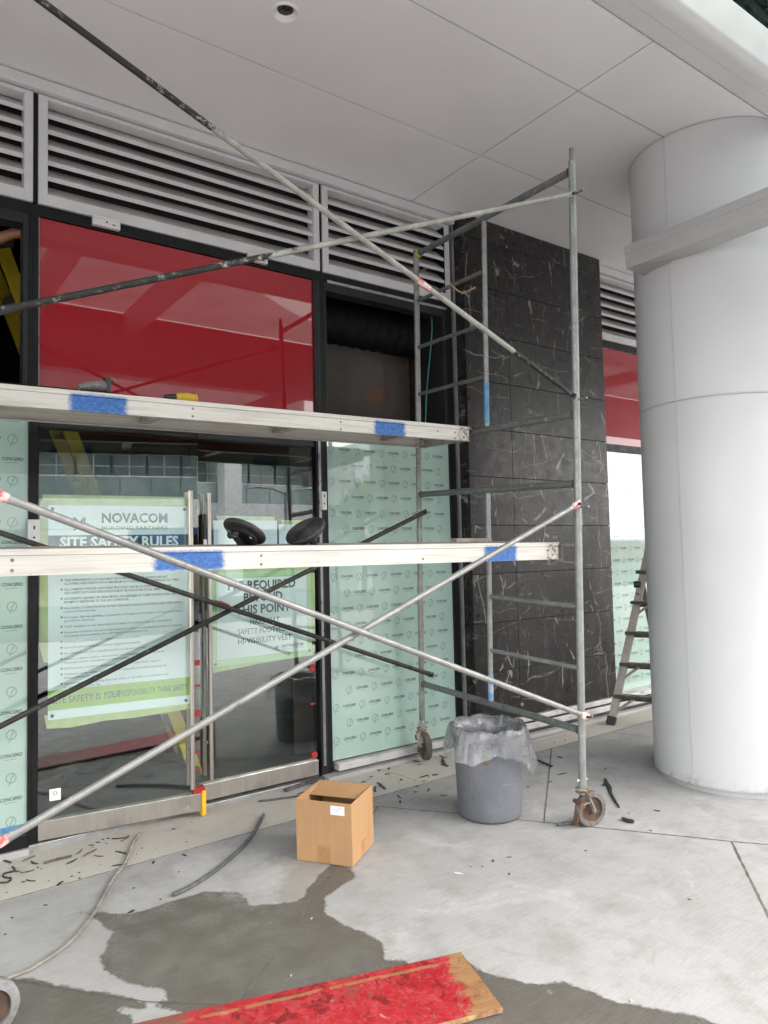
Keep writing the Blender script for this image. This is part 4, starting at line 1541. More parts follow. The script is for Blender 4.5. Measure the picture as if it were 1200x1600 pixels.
xl = -2.985
low, LOWM = platform("lower aluminium scaffold plank at waist height carrying two black suction discs", 0.12, 1.293, 1.249, -0.03,
                     [(-2.385 + 3.015, -2.062 + 3.015, -0.105, -0.008), (-0.615 + 3.015, -0.35 + 3.015, -0.110, -0.008)],
                     [(1.112, -0.042), (1.112, -0.080), (2.00, -0.075), (0.13, -0.040), (0.13, -0.078), (0.075, -0.030), (0.02, -0.03), (0.018, -0.07), (0.075, -0.068), (2.90, -0.045), (2.90, -0.085)], (0.35, 1.15, 1.95, 2.75))
upp, UPPM = platform("upper aluminium scaffold plank above the doors with its pale plywood underside showing", 0.855, 2.028, 2.012, -0.07,
                     [(-2.57 + 3.055, -2.275 + 3.055, -0.108, -0.006), (-0.84 + 3.055, -0.58 + 3.055, -0.108, -0.006)],
                     [(1.10, -0.038), (1.10, -0.078), (1.995, -0.043), (1.995, -0.083), (2.865, -0.045), (2.865, -0.085), (2.72, -0.045), (0.03, -0.03), (0.03, -0.07)], (0.20, 0.98, 1.80, 2.62))
# a dark timber offcut lying at the back of the lower plank
tm = MB()
tm.box(-0.14, 0.14, -0.03, 0.03, 0.0, 0.022)
to = tm.build("timber_offcut", "plank_deck", bevel=0.002)
to.matrix_world = LOWM @ Matrix.Translation((2.66, 0.40, 0.0005))
tag(to, "short grey timber offcut lying on the right end of the lower plank", "timber")

# ------------------------------------------------------------------ suction lifters
def lifter(label, loc, nrm, spin, flip):
    t = thing("suction_lifter", label, "suction cup", group="glass suction lifters on the lower plank")
    t.matrix_world = LOWM @ Matrix.Translation(loc) @ (Vector(nrm).to_track_quat('Z', 'Y').to_matrix().to_4x4() @ Matrix.Rotation(RAD(spin), 4, 'Z'))
    m = MB()
    R0 = 0.104
    prof = [(0.0, 0.010), (0.02, 0.010)]
    for k in range(1, 10):
        r = 0.02 + k * 0.0085
        prof += [(r - 0.003, 0.010), (r - 0.0015, 0.0065), (r + 0.001, 0.0065), (r + 0.0025, 0.010)]
    prof += [(R0, 0.004), (R0 + 0.001, -0.004), (R0 - 0.004, -0.012), (0.07, -0.020), (0.0, -0.022)]
    m.lathe((0, 0, 0), prof, 56)
    m.build("rubber_disc", "black_rubber", t, smooth=True, angle=25, fix=True)
    m = MB()
    m.lathe((0, 0, 0), [(0.075, -0.018), (0.078, -0.030), (0.070, -0.036), (0.0, -0.036)], 40)
    m.build("backing_plate", "black_plastic", t, smooth=True, angle=30)
    m = MB()
    for s in (-1, 1):
        m.box(-0.014, 0.014, s * 0.055 - 0.010, s * 0.055 + 0.010, -0.055, -0.034)
    m.box(-0.016, 0.016, -0.066, 0.066, -0.070, -0.053)
    m.build("grip_handle", "black_plastic", t, bevel=0.006)
    m = MB().tube((0.04, 0.03, -0.03), (0.04, 0.03, -0.055), 0.016, 16)
    m.tube((0.04, 0.03, -0.055), (0.04, 0.03, -0.062), 0.011, 16)
    m.build("pump_plunger", "plank_alu" if flip else "black_plastic", t, smooth=True)
    m = MB()
    for a in (40, 160, 280):
        m.lathe((math.cos(RAD(a)) * 0.062, math.sin(RAD(a)) * 0.062, -0.0365), [(0.0, -0.003), (0.005, -0.002), (0.006, 0.001)], 10)
    m.build("screw_head", "bracket_white", t, smooth=True)
    return t


lifter("black suction lifter tipped so its handle and back face the street, nearest the door handles", (1.115, 0.20, 0.066), (0.49, 0.17, 0.81), 20, False)
lifter("black suction lifter leaning with its ridged round face to the street, beside the window mullion", (1.43, 0.20, 0.068), (-0.57, -0.18, 0.79), 60, True)

# ------------------------------------------------------------------ cordless tools on the upper plank
t = thing("cordless_drill", "yellow and black cordless drill lying on the upper plank in front of the red glass", "drill")
t.matrix_world = UPPM @ Matrix.Translation((1.07, 0.14, 0.032)) @ Euler((RAD(8), 0, RAD(4)), 'XYZ').to_matrix().to_4x4()
MB().sweep([(-0.02, 0, 0), (0.0, 0, 0.002), (0.05, 0, 0.004), (0.085, 0, 0.004)], [0.022, 0.029, 0.031, 0.026], 18).build("motor_housing", "tool_yellow", t, smooth=True)
MB().sweep([(-0.085, 0, 0), (-0.075, 0, 0), (-0.05, 0, 0), (-0.02, 0, 0)], [0.006, 0.013, 0.020, 0.023], 18).build("chuck", "black_plastic", t, smooth=True)
MB().sweep([(0.05, 0.02, -0.005), (0.06, 0.06, -0.008), (0.065, 0.11, -0.008)], [(0.019, 0.017)] * 3, 14).build("grip", "black_plastic", t, smooth=True)
MB().box(0.02, 0.11, 0.105, 0.155, -0.030, 0.024).build("battery", "black_plastic", t, bevel=0.006)
MB().sweep([(0.082, 0, 0.004), (0.095, 0, 0.004), (0.098, 0, 0.004)], [0.029, 0.030, 0.022], 18).build("rear_cap", "tool_yellow", t, smooth=True)

t = thing("jigsaw", "grey corded saw lying on the upper plank above its blue paint", "saw")
t.matrix_world = UPPM @ Matrix.Translation((0.66, 0.12, 0.0)) @ Euler((0, 0, RAD(5)), 'XYZ').to_matrix().to_4x4()
MB().sweep([(-0.10, 0, 0.035), (-0.06, 0, 0.046), (0.0, 0, 0.052), (0.03, 0, 0.055)], [(0.022, 0.014), (0.028, 0.022), (0.030, 0.030), (0.030, 0.032)], 16).build("motor_housing", "tool_grey", t, smooth=True)
MB().box(0.02, 0.05, -0.03, 0.03, 0.02, 0.098).build("gear_head", "black_plastic", t, bevel=0.008)
MB().sweep([(0.03, 0, 0.09), (0.06, 0, 0.098), (0.075, 0, 0.09)], 0.008, 10).build("lever", "tool_grey", t, smooth=True)
MB().box(-0.07, 0.07, -0.04, 0.04, 0.0, 0.008).build("shoe", "red_tape", t)

# ------------------------------------------------------------------ cord hanging from the open transom
m = MB()
m.sweep([(3.76, 4.50, 3.53), (3.752, 4.47, 3.50), (3.745, 4.46, 3.40), (3.729, 4.46, 3.262), (3.70, 4.46, 3.08), (3.678, 4.46, 2.94), (3.664, 4.46, 2.823), (3.652, 4.46, 2.66), (3.647, 4.46, 2.585)], 0.0045, 8)
tag(m.build("hanging_cord", "cord_green", smooth=True), "thin green cord hanging in the open transom beside the marble pier", "cord")

# ------------------------------------------------------------------ safety signs taped inside the doors
S1 = thing("safety_sign", "tall site safety rules notice taped inside the left glass door", "sign")
DLM = Matrix.Translation((0.795, YF, 0)) @ Matrix.Rotation(RAD(-7.6), 4, 'Z')
S1.matrix_world = DLM @ Matrix.Translation((0.05, 0.010, 0))
sx0, sx1, sz0, sz1 = 0.0, 0.785, 0.70, 1.905
MB().box(sx0, sx1, 0.0, 0.003, sz0, sz1).build("board", "sign_white", S1)
m = MB()
for pts in ([(-0.03, 1.90), (-0.03, 1.965), (0.80, 1.962), (0.805, 1.91)], [(-0.045, 1.12), (-0.04, 1.93), (0.012, 1.93), (0.012, 1.02), (-0.02, 1.02)],
            [(0.775, 0.69), (0.775, 1.93), (0.808, 1.93), (0.806, 0.69)], [(-0.005, 0.655), (-0.02, 0.73), (0.30, 0.73), (0.80, 0.735), (0.79, 0.668), (0.46, 0.655), (0.3, 0.66), (0.12, 0.645)]):
    m.prism(pts, 0.004, 0.0045, lambda x, y, z: (x, z, y))
m.build("tape", "green_tape", S1, fix=True)
MB().box(sx0, sx1, -0.0008, 0.0, 1.595, 1.732).build("title_band", "sign_navy", S1)
MB().box(sx0, sx1, -0.0008, 0.0, 0.752, 0.862).build("footer_band", "sign_green", S1)
m = MB()
add_text(m, "SITE SAFETY RULES", 0.06, 1.662, 0.060, -0.0014, w=0.665, bold=0.035)
m.build("title", "sign_white", S1)


def logo(mn, mg, cx, cz, s, y):
    stroke(mn, (cx - 0.50 * s, cz + 0.55 * s), (cx - 0.02 * s, cz), y, 0.20 * s)
    stroke(mn, (cx - 0.02 * s, cz), (cx + 0.42 * s, cz + 0.55 * s), y, 0.20 * s)
    stroke(mn, (cx - 0.72 * s, cz - 0.02 * s), (cx - 0.05 * s, cz - 0.08 * s), y - 0.0001, 0.15 * s)
    stroke(mn, (cx + 0.42 * s, cz + 0.55 * s), (cx + 0.42 * s, cz - 0.1 * s), y - 0.0002, 0.16 * s)
    stroke(mg, (cx - 0.02 * s, cz - 0.1 * s), (cx - 0.50 * s, cz - 0.65 * s), y, 0.18 * s)
    stroke(mg, (cx + 0.02 * s, cz - 0.1 * s), (cx + 0.45 * s, cz - 0.62 * s), y - 0.0001, 0.18 * s)
    stroke(mg, (cx + 0.1 * s, cz - 0.08 * s), (cx + 0.75 * s, cz - 0.04 * s), y - 0.0002, 0.13 * s)


mn, mg, mk = MB(), MB(), MB()
add_text(mn, "NOVACOM", 0.285, 1.805, 0.056, -0.0012, w=0.375, bold=0.025)
logo(mn, mg, 0.165, 1.80, 0.062, -0.0012)
add_text(mg, "BUILDING PARTNERS", 0.285, 1.763, 0.022, -0.0012, w=0.375, bold=0.015)
bul = ["TASK APPROPRIATE CLOTHING MUST BE WORN AT ALL TIMES. SHORTS ARE NOT|ALLOWED, AND SHIRTS WITH A MINIMUM OF 4\" SLEEVES MUST BE WORN AT ALL TIMES.",
       "ALL COMPANY POLICIES, SAFE WORK PRACTICES, AND BC OCCUPATIONAL HEALTH|AND SAFETY ACTS AND REGULATIONS MUST BE FOLLOWED AT ALL TIMES.",
       "ACCIDENTS, INJURIES OR NEAR MISSES, REGARDLESS OF THEIR NATURE, SHALL BE|PROMPTLY REPORTED TO THE SITE SUPERVISOR.",
       "Any worker, as determined by the Site Supervisor, found to be unfit for duty and/or will be|removed from this site.",
       "Horseplay, fighting, gambling, or possession of weapons is forbidden on the job and will be|grounds for dismissal.",
       "Theft, vandalism or any other abuse or misuse of company property, is prohibited.",
       "Possession of and/or the use of intoxicating beverages or unauthorized drugs is prohibited|on jobsite and constitutes the individual's removal from site.",
       "Smoking is prohibited at all offices and on the jobsite.",
       "Use and maintain all fire protection equipment properly.",
       "No radios or any other portable devices are allowed on site.",
       "Waste or debris shall be cleared daily, to a designated area, at all times.|Materials shall be maintained and stored safely.",
       "Fall Prevention and fall protection systems must be used where required.",
       "Violations of the safety rules will not be tolerated, and will be grounds for|dismissal from the site.",
       "Any such person endangering their own safety, or the safety of co-workers, may|be removed from this site."]
z = 1.47
for bi, b in enumerate(bul):
    ring(mk, 0.070, z + 0.007, -0.0012, 0.0, 0.0055, 8)
    for li, s in enumerate(b.split('|')):
        fac = 0.0086 if bi < 3 else 0.0074
        add_text(mk, s, 0.083, z, 0.0125 if bi < 3 else 0.0115, -0.0012, w=min(0.66, len(s) * fac), bold=0.012 if bi < 3 else 0.0)
        z -= 0.0198
    z -= 0.0128
add_text(mk, "SITE SAFETY IS", 0.022, 0.787, 0.036, -0.0014, w=0.255, bold=0.01)
add_text(mk, "YOUR", 0.285, 0.787, 0.038, -0.0014, w=0.10, bold=0.02, slant=0.25)
add_text(mk, "RESPONSIBILITY. THINK SAFETY.", 0.392, 0.787, 0.036, -0.0014, w=0.385, bold=0.0)
mn.build("navy_lettering", "sign_navy", S1)
mg.build("green_lettering", "sign_green_text", S1)
mk.build("rules_text", "sign_ink", S1)
for x, z in ((0.022, 1.882), (0.762, 1.885), (0.022, 0.722), (0.762, 0.722)):
    MB().lathe((x, -0.0012, z), [(0.0, -0.002), (0.009, -0.001), (0.010, 0.001)], 12, (0, 1, 0)).build("fixing", "hole_black", S1)

S2 = thing("safety_sign", "green edged protective equipment required beyond this point sign on the right glass door", "sign", (1.815, YF + 0.011, 0))
w2 = 0.735
MB().box(0, w2, 0.0, 0.003, 0.885, 1.485).build("board", "sign_lime_edge", S2)
MB().box(0.034, w2 - 0.034, -0.0006, 0.0, 0.925, 1.445).build("face", "sign_white", S2)
m = MB()
for q in ((0.030, w2 - 0.030, 0.921, 0.925), (0.030, w2 - 0.030, 1.445, 1.449), (0.030, 0.034, 0.925, 1.445), (w2 - 0.034, w2 - 0.030, 0.925, 1.445)):
    m.box(q[0], q[1], -0.0006, 0.0, q[2], q[3])
m.build("border", "sign_green", S2)
m = MB()
for pts in ([(-0.02, 0.845), (-0.03, 0.93), (0.76, 0.955), (0.75, 0.885), (0.4, 0.875)], [(w2 - 0.01, 0.98), (w2 - 0.01, 1.46), (w2 + 0.035, 1.46), (w2 + 0.03, 0.98)], [(-0.02, 1.47), (-0.02, 1.53), (0.74, 1.535), (0.75, 1.47)], [(-0.028, 1.17), (-0.026, 1.5), (0.01, 1.5), (0.01, 1.17)]):
    m.prism(pts, 0.004, 0.0045, lambda x, y, z: (x, z, y))
m.build("tape", "green_tape", S2, fix=True)
mk, mn, mg = MB(), MB(), MB()
add_text(mn, "PPE REQUIRED", w2 / 2 - 0.005, 1.368, 0.056, -0.0012, w=0.50, align='C', bold=0.032)
add_text(mn, "BEYOND", w2 / 2, 1.288, 0.056, -0.0012, w=0.285, align='C', bold=0.032)
add_text(mn, "THIS POINT", w2 / 2, 1.208, 0.056, -0.0012, w=0.405, align='C', bold=0.032)
add_text(mn, "HARD HAT", w2 / 2 + 0.01, 1.135, 0.037, -0.0012, w=0.215, align='C', bold=0.016)
add_text(mn, "SAFETY FOOTWEAR", w2 / 2 + 0.01, 1.075, 0.037, -0.0012, w=0.40, align='C', bold=0.016)
add_text(mn, "HI-VISIBILITY VEST", w2 / 2 + 0.01, 1.012, 0.037, -0.0012, w=0.395, align='C', bold=0.016)
logo(mn, mg, 0.46, 0.965, 0.026, -0.0012)
add_text(mn, "NOVACOM", 0.50, 0.962, 0.020, -0.0012, w=0.165, bold=0.035)
add_text(mg, "BUILDING PARTNERS", 0.50, 0.948, 0.007, -0.0012, w=0.165)
mn.build("navy_lettering", "sign_navy", S2)
mg.build("green_lettering", "sign_green_text", S2)
for x, z in ((0.024, 1.462), (w2 - 0.02, 1.462), (0.024, 0.900), (w2 - 0.02, 0.92)):
    MB().lathe((x, -0.0012, z), [(0.0, -0.002), (0.009, -0.001), (0.010, 0.001)], 12, (0, 1, 0)).build("fixing", "hole_black", S2)

for lab, x0, x1, z1 in (("pale printed notice behind the door glass beside the lock", 1.835, 2.293, 1.825), ("pale printed notice behind the two black suction discs, by the mullion", 2.306, 2.60, 1.80)):
    t = thing("paper_notice", lab, "notice", (x0, YF + 0.012, 0), group="paper notices taped inside the right door")
    MB().box(0, x1 - x0, 0, 0.0025, 1.53, z1).build("sheet", "sign_white", t)
    m = MB()
    m.prism([(0.03, z1 - 0.01), (0.02, z1 + 0.03), (x1 - x0 - 0.02, z1 + 0.028), (x1 - x0, z1 - 0.02)], 0.0028, 0.0032, lambda x, y, z: (x, z, y))
    m.build("tape", "green_tape", t, fix=True)

tt = MB().obox((1.885, YF - 0.022, 1.275), (1, 0, -0.45), (0, 1, 0), (0.45, 0, 1), 0.036, 0.004, 0.020)
tt.obox((1.845, YF - 0.016, 1.29), (1, 0, -0.45), (0, 1, 0), (0.45, 0, 1), 0.02, 0.003, 0.017)
tag(tt.build("red_tag", "red_tape", bevel=0.001), "small red tag stuck on the door glass beside the long handle", "tag")

# ------------------------------------------------------------------ bin and its liner
bx, by = 3.075, 3.245
bz = G(bx, by)
b = thing("waste_bin", "round grey plastic waste bin lined with a clear bag, by the scaffold", "bin", (bx, by, bz))
m = MB()
m.lathe((0, 0, 0), [(0.0, 0.012), (0.165, 0.010), (0.176, 0.0), (0.186, 0.004), (0.190, 0.016), (0.192, 0.05), (0.207, 0.475), (0.216, 0.478), (0.219, 0.49), (0.219, 0.506), (0.213, 0.514), (0.205, 0.508), (0.198, 0.47), (0.182, 0.03), (0.0, 0.024)], 72)
m.build("bin_body", "bin_plastic", b, smooth=True, angle=50)
for sgn in (-1, 1):
    m = MB()
    a = RAD(35)
    c = Vector((math.cos(a) * 0.216 * sgn, math.sin(a) * 0.216 * sgn, 0.455))
    rx = Vector((math.cos(a), math.sin(a), 0)) * sgn
    tx = Vector((-math.sin(a), math.cos(a), 0))
    m.sweep([c - tx * 0.06, c - tx * 0.055 + rx * 0.026, c + tx * 0.055 + rx * 0.026, c + tx * 0.06], 0.010, 10)
    m.build("bin_handle", "bin_plastic", b, smooth=True)
pbr("dirt_brown", (0.16, 0.09, 0.03), 0.9, c2=(0.2, 0.16, 0.12), scale=40)
# rust coloured smudge under the liner, a thin dried splash on the bin
m = MB()
rs = random.Random(5)
vs = [(0, 0, 0)]
ang0 = math.atan2(-by, -bx) - 0.08
poly = []
for k in range(18):
    tt_ = 2 * math.pi * k / 18
    poly.append((math.cos(tt_) * 0.085 * rs.uniform(0.75, 1.1), math.sin(tt_) * 0.018 * rs.uniform(0.6, 1.2)))
vv = [(math.cos(ang0 + p[0] / 1.0) * (0.1915 + (0.352 + p[1] - 0.05) * 0.0423 + 0.0006), math.sin(ang0 + p[0] / 1.0) * (0.1915 + (0.352 + p[1] - 0.05) * 0.0423 + 0.0006), 0.352 + p[1]) for p in poly]
m.add(vv, [tuple(range(18))])
m.build("dirt_mark", "dirt_brown", b)

lin = thing("bin_liner", "crumpled clear plastic bag lining the grey bin and hanging over its rim", "bag", (bx, by, bz))
m = MB()
NN = 160
rl = random.Random(11)
ph = [rl.uniform(0, 6.28) for _ in range(12)]


def wob(t, z):
    return (0.6 * math.sin(5 * t + ph[0] + z * 9) + 0.5 * math.sin(11 * t + ph[1] - z * 14) + 0.35 * math.sin(19 * t + ph[2] + z * 22) + 0.22 * math.sin(31 * t + ph[3]) + 0.10 * math.sin(47 * t + ph[4] - z * 30))


vs = []
prof = []
view = math.atan2(-by, -bx)          # direction of the street side
for k in range(NN):
    t = 2 * math.pi * k / NN
    dv = math.cos(t - view)
    side = math.sin(t - view)
    # how far the hem hangs below the rim
    hem = 0.172 + 0.018 * math.sin(3 * t + ph[5]) + 0.010 * math.sin(7 * t + ph[6]) + 0.004 * math.sin(17 * t + ph[7])
    lobe = math.exp(-((((t - view - RAD(62) + math.pi) % (2 * math.pi)) - math.pi) / 0.22) ** 2)
    hem += 0.085 * lobe
    hem -= 0.035 * max(0, dv) ** 4
    ring_ = []
    # outer skirt from hem up to rim, then inside down to a sagging floor
    for q in range(9):
        f = q / 8
        z = 0.522 - hem * (1 - f)
        flare = (0.018 + 0.045 * (1 - f) ** 0.8 * (0.75 + 0.45 * abs(side)))
        r = 0.219 + flare * (0.55 + 0.45 * math.sin(2 * t + ph[8]) ** 2) + 0.0065 * wob(t, z) * (0.4 + (1 - f))
        ring_.append((r, z))
    ring_.append((0.228 + 0.004 * wob(t, 0.5), 0.532 + 0.006 * math.sin(9 * t + ph[9])))
    ring_.append((0.217 + 0.004 * wob(t, 0.7), 0.534 + 0.006 * math.sin(9 * t + ph[9])))
    for q in range(1, 12):
        f = q / 11
        z = 0.522 - 0.46 * f
        r = 0.203 - 0.022 * f - 0.010 * (1 - f) + 0.0075 * wob(t, -z) - 0.004
        ring_.append((max(0.12, r), z))
    ring_.append((0.10 + 0.006 * wob(t, 0.1), 0.045 + 0.01 * math.sin(5 * t)))
    ring_.append((0.02, 0.04))
    prof.append(ring_)
P = len(prof[0])
for k in range(NN):
    t = 2 * math.pi * k / NN
    for r, z in prof[k]:
        vs.append((math.cos(t) * r, math.sin(t) * r, z))
fs = []
for k in range(NN):
    k2 = (k + 1) % NN
    for q in range(P - 1):
        fs.append((k * P + q, k2 * P + q, k2 * P + q + 1, k * P + q + 1))
m.add(vs, fs)
solo(lin, m.build("plastic_liner", "clear_plastic", lin, smooth=True, angle=80))

# ------------------------------------------------------------------ cardboard box
FL, FR, RR = Vector((1.852, 3.413, 0)), Vector((2.030, 3.154, 0)), Vector((2.278, 3.334, 0))
ux = (FR - FL).normalized()
uy = Vector((-ux.y, ux.x, 0))
bw, bd, bh = 0.314, 0.306, 0.314
bo = thing("cardboard_box", "open brown cardboard box standing on the pavement in front of the doors", "box", (FL.x, FL.y, G(FL.x, FL.y) + 0.001), (math.atan(0.02), 0, math.atan2(ux.y, ux.x)))
th = 0.004
MB().box(0, bw, 0, th, 0, bh).build("side_wall", "cardboard", bo, bevel=0.0015)
MB().box(0, bw, bd - th, bd, 0, bh).build("side_wall", "cardboard", bo, bevel=0.0015)
MB().box(0, th, th, bd - th, 0, bh).build("side_wall", "cardboard", bo, bevel=0.0015)
MB().box(bw - th, bw, th, bd - th, 0, bh).build("side_wall", "cardboard", bo, bevel=0.0015)
MB().box(th, bw - th, th, bd - th, 0.001, 0.006).build("bottom_panel", "cardboard", bo)


def flap(o, ax, ay, w, l, name="flap"):
    """hinged at o along ax (length w), going in direction ay (length l)"""
    o, ax, ay = Vector(o), Vector(ax).normalized(), Vector(ay).normalized()
    az = ax.cross(ay)
    m = MB()
    vs = []
    K = 6
    for i in range(K + 1):
        f = i / K
        for j, e in ((0, 0.003), (1, 0.003)):
            p = o + ax * (e + (w - 2 * e) * j) + ay * (l * f) + az * (0.006 * math.sin(f * 2.6))
            vs += [p - az * 0.0018, p + az * 0.0018]
    fs = []
    for i in range(K):
        a = i * 4
        c = a + 4
        fs += [(a, a + 2, c + 2, c), (a + 1, c + 1, c + 3, a + 3), (a, c, c + 1, a + 1), (a + 2, a + 3, c + 3, c + 2)]
    fs += [(0, 1, 3, 2), (K * 4, K * 4 + 2, K * 4 + 3, K * 4 + 1)]
    m.add(vs, fs)
    return m.build(name, "cardboard", bo, fix=True)


flap((0.004, bd - 0.006, bh - 0.002), (1, 0, 0), (0.02, -1, -0.16), bw - 0.008, 0.150)
flap((0.006, 0.006, bh - 0.004), (0, 1, 0), (0.10, 0.0, -1), bd - 0.012, 0.145)
flap((bw - 0.006, 0.006, bh - 0.004), (0, 1, 0), (-0.12, 0, -1), bd - 0.012, 0.145)
flap((0.006, 0.006, bh - 0.004), (1, 0, 0), (0, 0.05, -1), bw - 0.012, 0.145)
m = MB()
m.box(0.198, 0.276, -0.0012, -0.0003, 0.252, 0.298)
lb = m.build("label_sticker", "sticker", bo)
m = MB()
for sx, sz, l in ((0.212, 0.268, 0.014), (0.222, 0.276, 0.006), (0.232, 0.268, 0.010), (0.240, 0.275, 0.014), (0.249, 0.280, 0.006), (0.258, 0.278, 0.008)):
    m.box(sx, sx + 0.0016, -0.0018, -0.0013, sz, sz + l)
    m.box(sx, sx + 0.008, -0.0018, -0.0013, sz + l, sz + l + 0.0016)
m.build("handwriting", "pen_blue", lb)
MB().box(0.120, 0.190, -0.0012, -0.0003, 0.002, 0.088).build("tape_strip", "packing_tape", bo)
m = MB()
m.box(bw + 0.0003, bw + 0.001, 0.125, 0.185, 0.002, 0.075)
m.build("tape_strip", "packing_tape", bo)

# ------------------------------------------------------------------ red painted board on the ground
A_, B_ = Vector((1.854, 1.893, 0)), Vector((1.942, 2.241, 0))
C_ = Vector((0.908, 2.574, 0))
ex = (B_ - C_).normalized()
ey = Vector((-ex.y, ex.x, 0))
bt = thing("painted_board", "long worn board painted red with a bare wooden end, lying on the wet pavement", "board", (B_.x, B_.y, G(B_.x, B_.y) + 0.006), (RAD(1.2), RAD(-0.5), math.atan2(ex.y, ex.x)))
wdt = 0.359
m = MB()
rb = random.Random(4)
X = np.linspace(-2.3, 0.0, 70)
top = []
for x in X:
    wv = 0.002 * math.sin(x * 5) + rb.uniform(-0.001, 0.001)
    top.append((x, wv - 0.0))
endsk = lambda y: 0.02 * (-(y) / wdt)
vs = []
for i, (x, wv) in enumerate(top):
    for y, z in ((-wdt + rb.uniform(-0.0015, 0.0015), 0.0), (-wdt, 0.018), (wv, 0.018), (wv, 0.0)):
        xx = x + (-0.006 * y * 0 if i < len(top) - 1 else -0.02 * y * 0)
        vs.append((xx, y, z))
fs = []
for i in range(len(top) - 1):
    a, c = i * 4, i * 4 + 4
    for q in range(4):
        q2 = (q + 1) % 4
        fs.append((a + q, a + q2, c + q2, c + q))
fs += [(0, 1, 2, 3), tuple((len(top) - 1) * 4 + q for q in (3, 2, 1, 0))]
m.add(vs, fs)
for i, f in enumerate(m.f):
    if i >= len(m.f) - 2 or i % 4 != 1:
        m.m[i] = 1
m.v = [(x, y + 0.0, z) for x, y, z in m.v]
solo(bt, m.build("wooden_board", ["red_board", "board_edge"], bt, fix=True))

# ------------------------------------------------------------------ hose, cable, loose strips


def ground_run(name, mat, pts, r, label, cat, lift=0.0, flat=1.0, group=None, n=10, sub=6):
    P = [Vector((p[0], p[1], 0)) for p in pts]
    Q = []
    for i in range(len(P) - 1):
        p0, p1, p2, p3 = P[max(i - 1, 0)], P[i], P[i + 1], P[min(i + 2, len(P) - 1)]
        for k in range(sub):
            t = k / sub
            Q.append(0.5 * ((2 * p1) + (p2 - p0) * t + (2 * p0 - 5 * p1 + 4 * p2 - p3) * t * t + (3 * p1 - p0 - 3 * p2 + p3) * t ** 3))
    Q.append(P[-1])
    Q = [Vector((q.x, q.y, G(q.x, q.y) + r * flat + 0.0015 + lift)) for q in Q]
    o = MB().sweep(Q, [(r, r * flat)] * len(Q), n).build(name, mat, smooth=True)
    return tag(o, label, cat, group)


ground_run("rubber_hose", "grey_rubber", [(1.203, 3.431), (1.304, 3.46), (1.45, 3.537), (1.602, 3.646), (1.759, 3.785), (1.896, 3.946), (1.977, 4.052)], 0.0105, "short curved length of dark grey rubber hose beside the water stain", "hose")
ground_run("clear_hose", "clear_hose", [(1.30, 4.26), (1.262, 4.19), (1.229, 4.144), (1.125, 3.929), (1.017, 3.768), (0.876, 3.518), (0.756, 3.349), (0.678, 3.278), (0.584, 3.223), (0.511, 3.2), (0.30, 3.21), (-0.2, 3.4)], 0.0080, "translucent hose running out from under the open glass door", "hose")
ground_run("rubber_strip", "grey_rubber", [(2.276, 4.338), (2.36, 4.36), (2.475, 4.381), (2.70, 4.40)], 0.020, "thick grey gasket strip lying along the threshold behind the cardboard box", "rubber strip", flat=0.55)
ground_run("rubber_strip", "grey_rubber", [(2.063, 4.291), (2.12, 4.262), (2.196, 4.24), (2.33, 4.197)], 0.011, "thin twisted grey strip pointing at the back corner of the cardboard box", "rubber strip", flat=0.5)
ground_run("rubber_strip", "scrap_grey", [(0.786, 4.198), (0.85, 4.20), (0.921, 4.196)], 0.012, "flat grey strip among the black scraps below the left door", "rubber strip", flat=0.4)
ground_run("rubber_strip", "black_rubber", [(4.101, 3.824), (4.06, 3.79), (4.04, 3.774), (4.02, 3.67), (4.004, 3.577)], 0.011, "bent black strip lying on the paving joint behind the waste bin", "rubber strip", flat=0.6)
ground_run("metal_rod", "scrap_grey", [(3.231, 2.858), (3.30, 2.835), (3.42, 2.80)], 0.0115, "short grey rod lying behind the rusty caster brake", "rod", flat=0.8)
ground_run("sealant_string", "black_rubber", [(0.645, 4.254), (0.65, 4.22), (0.644, 4.192), (0.604, 4.197), (0.59, 4.17), (0.599, 4.14), (0.618, 4.116), (0.599, 4.081), (0.567, 4.098)], 0.0045, "curly black string of sealant beside the wrapped window at left", "sealant", n=8)
ground_run("rubber_strip", "black_rubber", [(0.812, 4.50), (0.849, 4.46), (0.865, 4.392)], 0.009, "curved black strip sticking out from under the left door hinge", "rubber strip", flat=0.5)
ground_run("wire_scrap", "black_rubber", [(2.46, 4.36), (2.43, 4.33), (2.44, 4.30), (2.50, 4.31), (2.515, 4.35), (2.47, 4.345)], 0.003, "small curl of black wire on the gasket strip behind the box", "wire", lift=0.024, n=6)

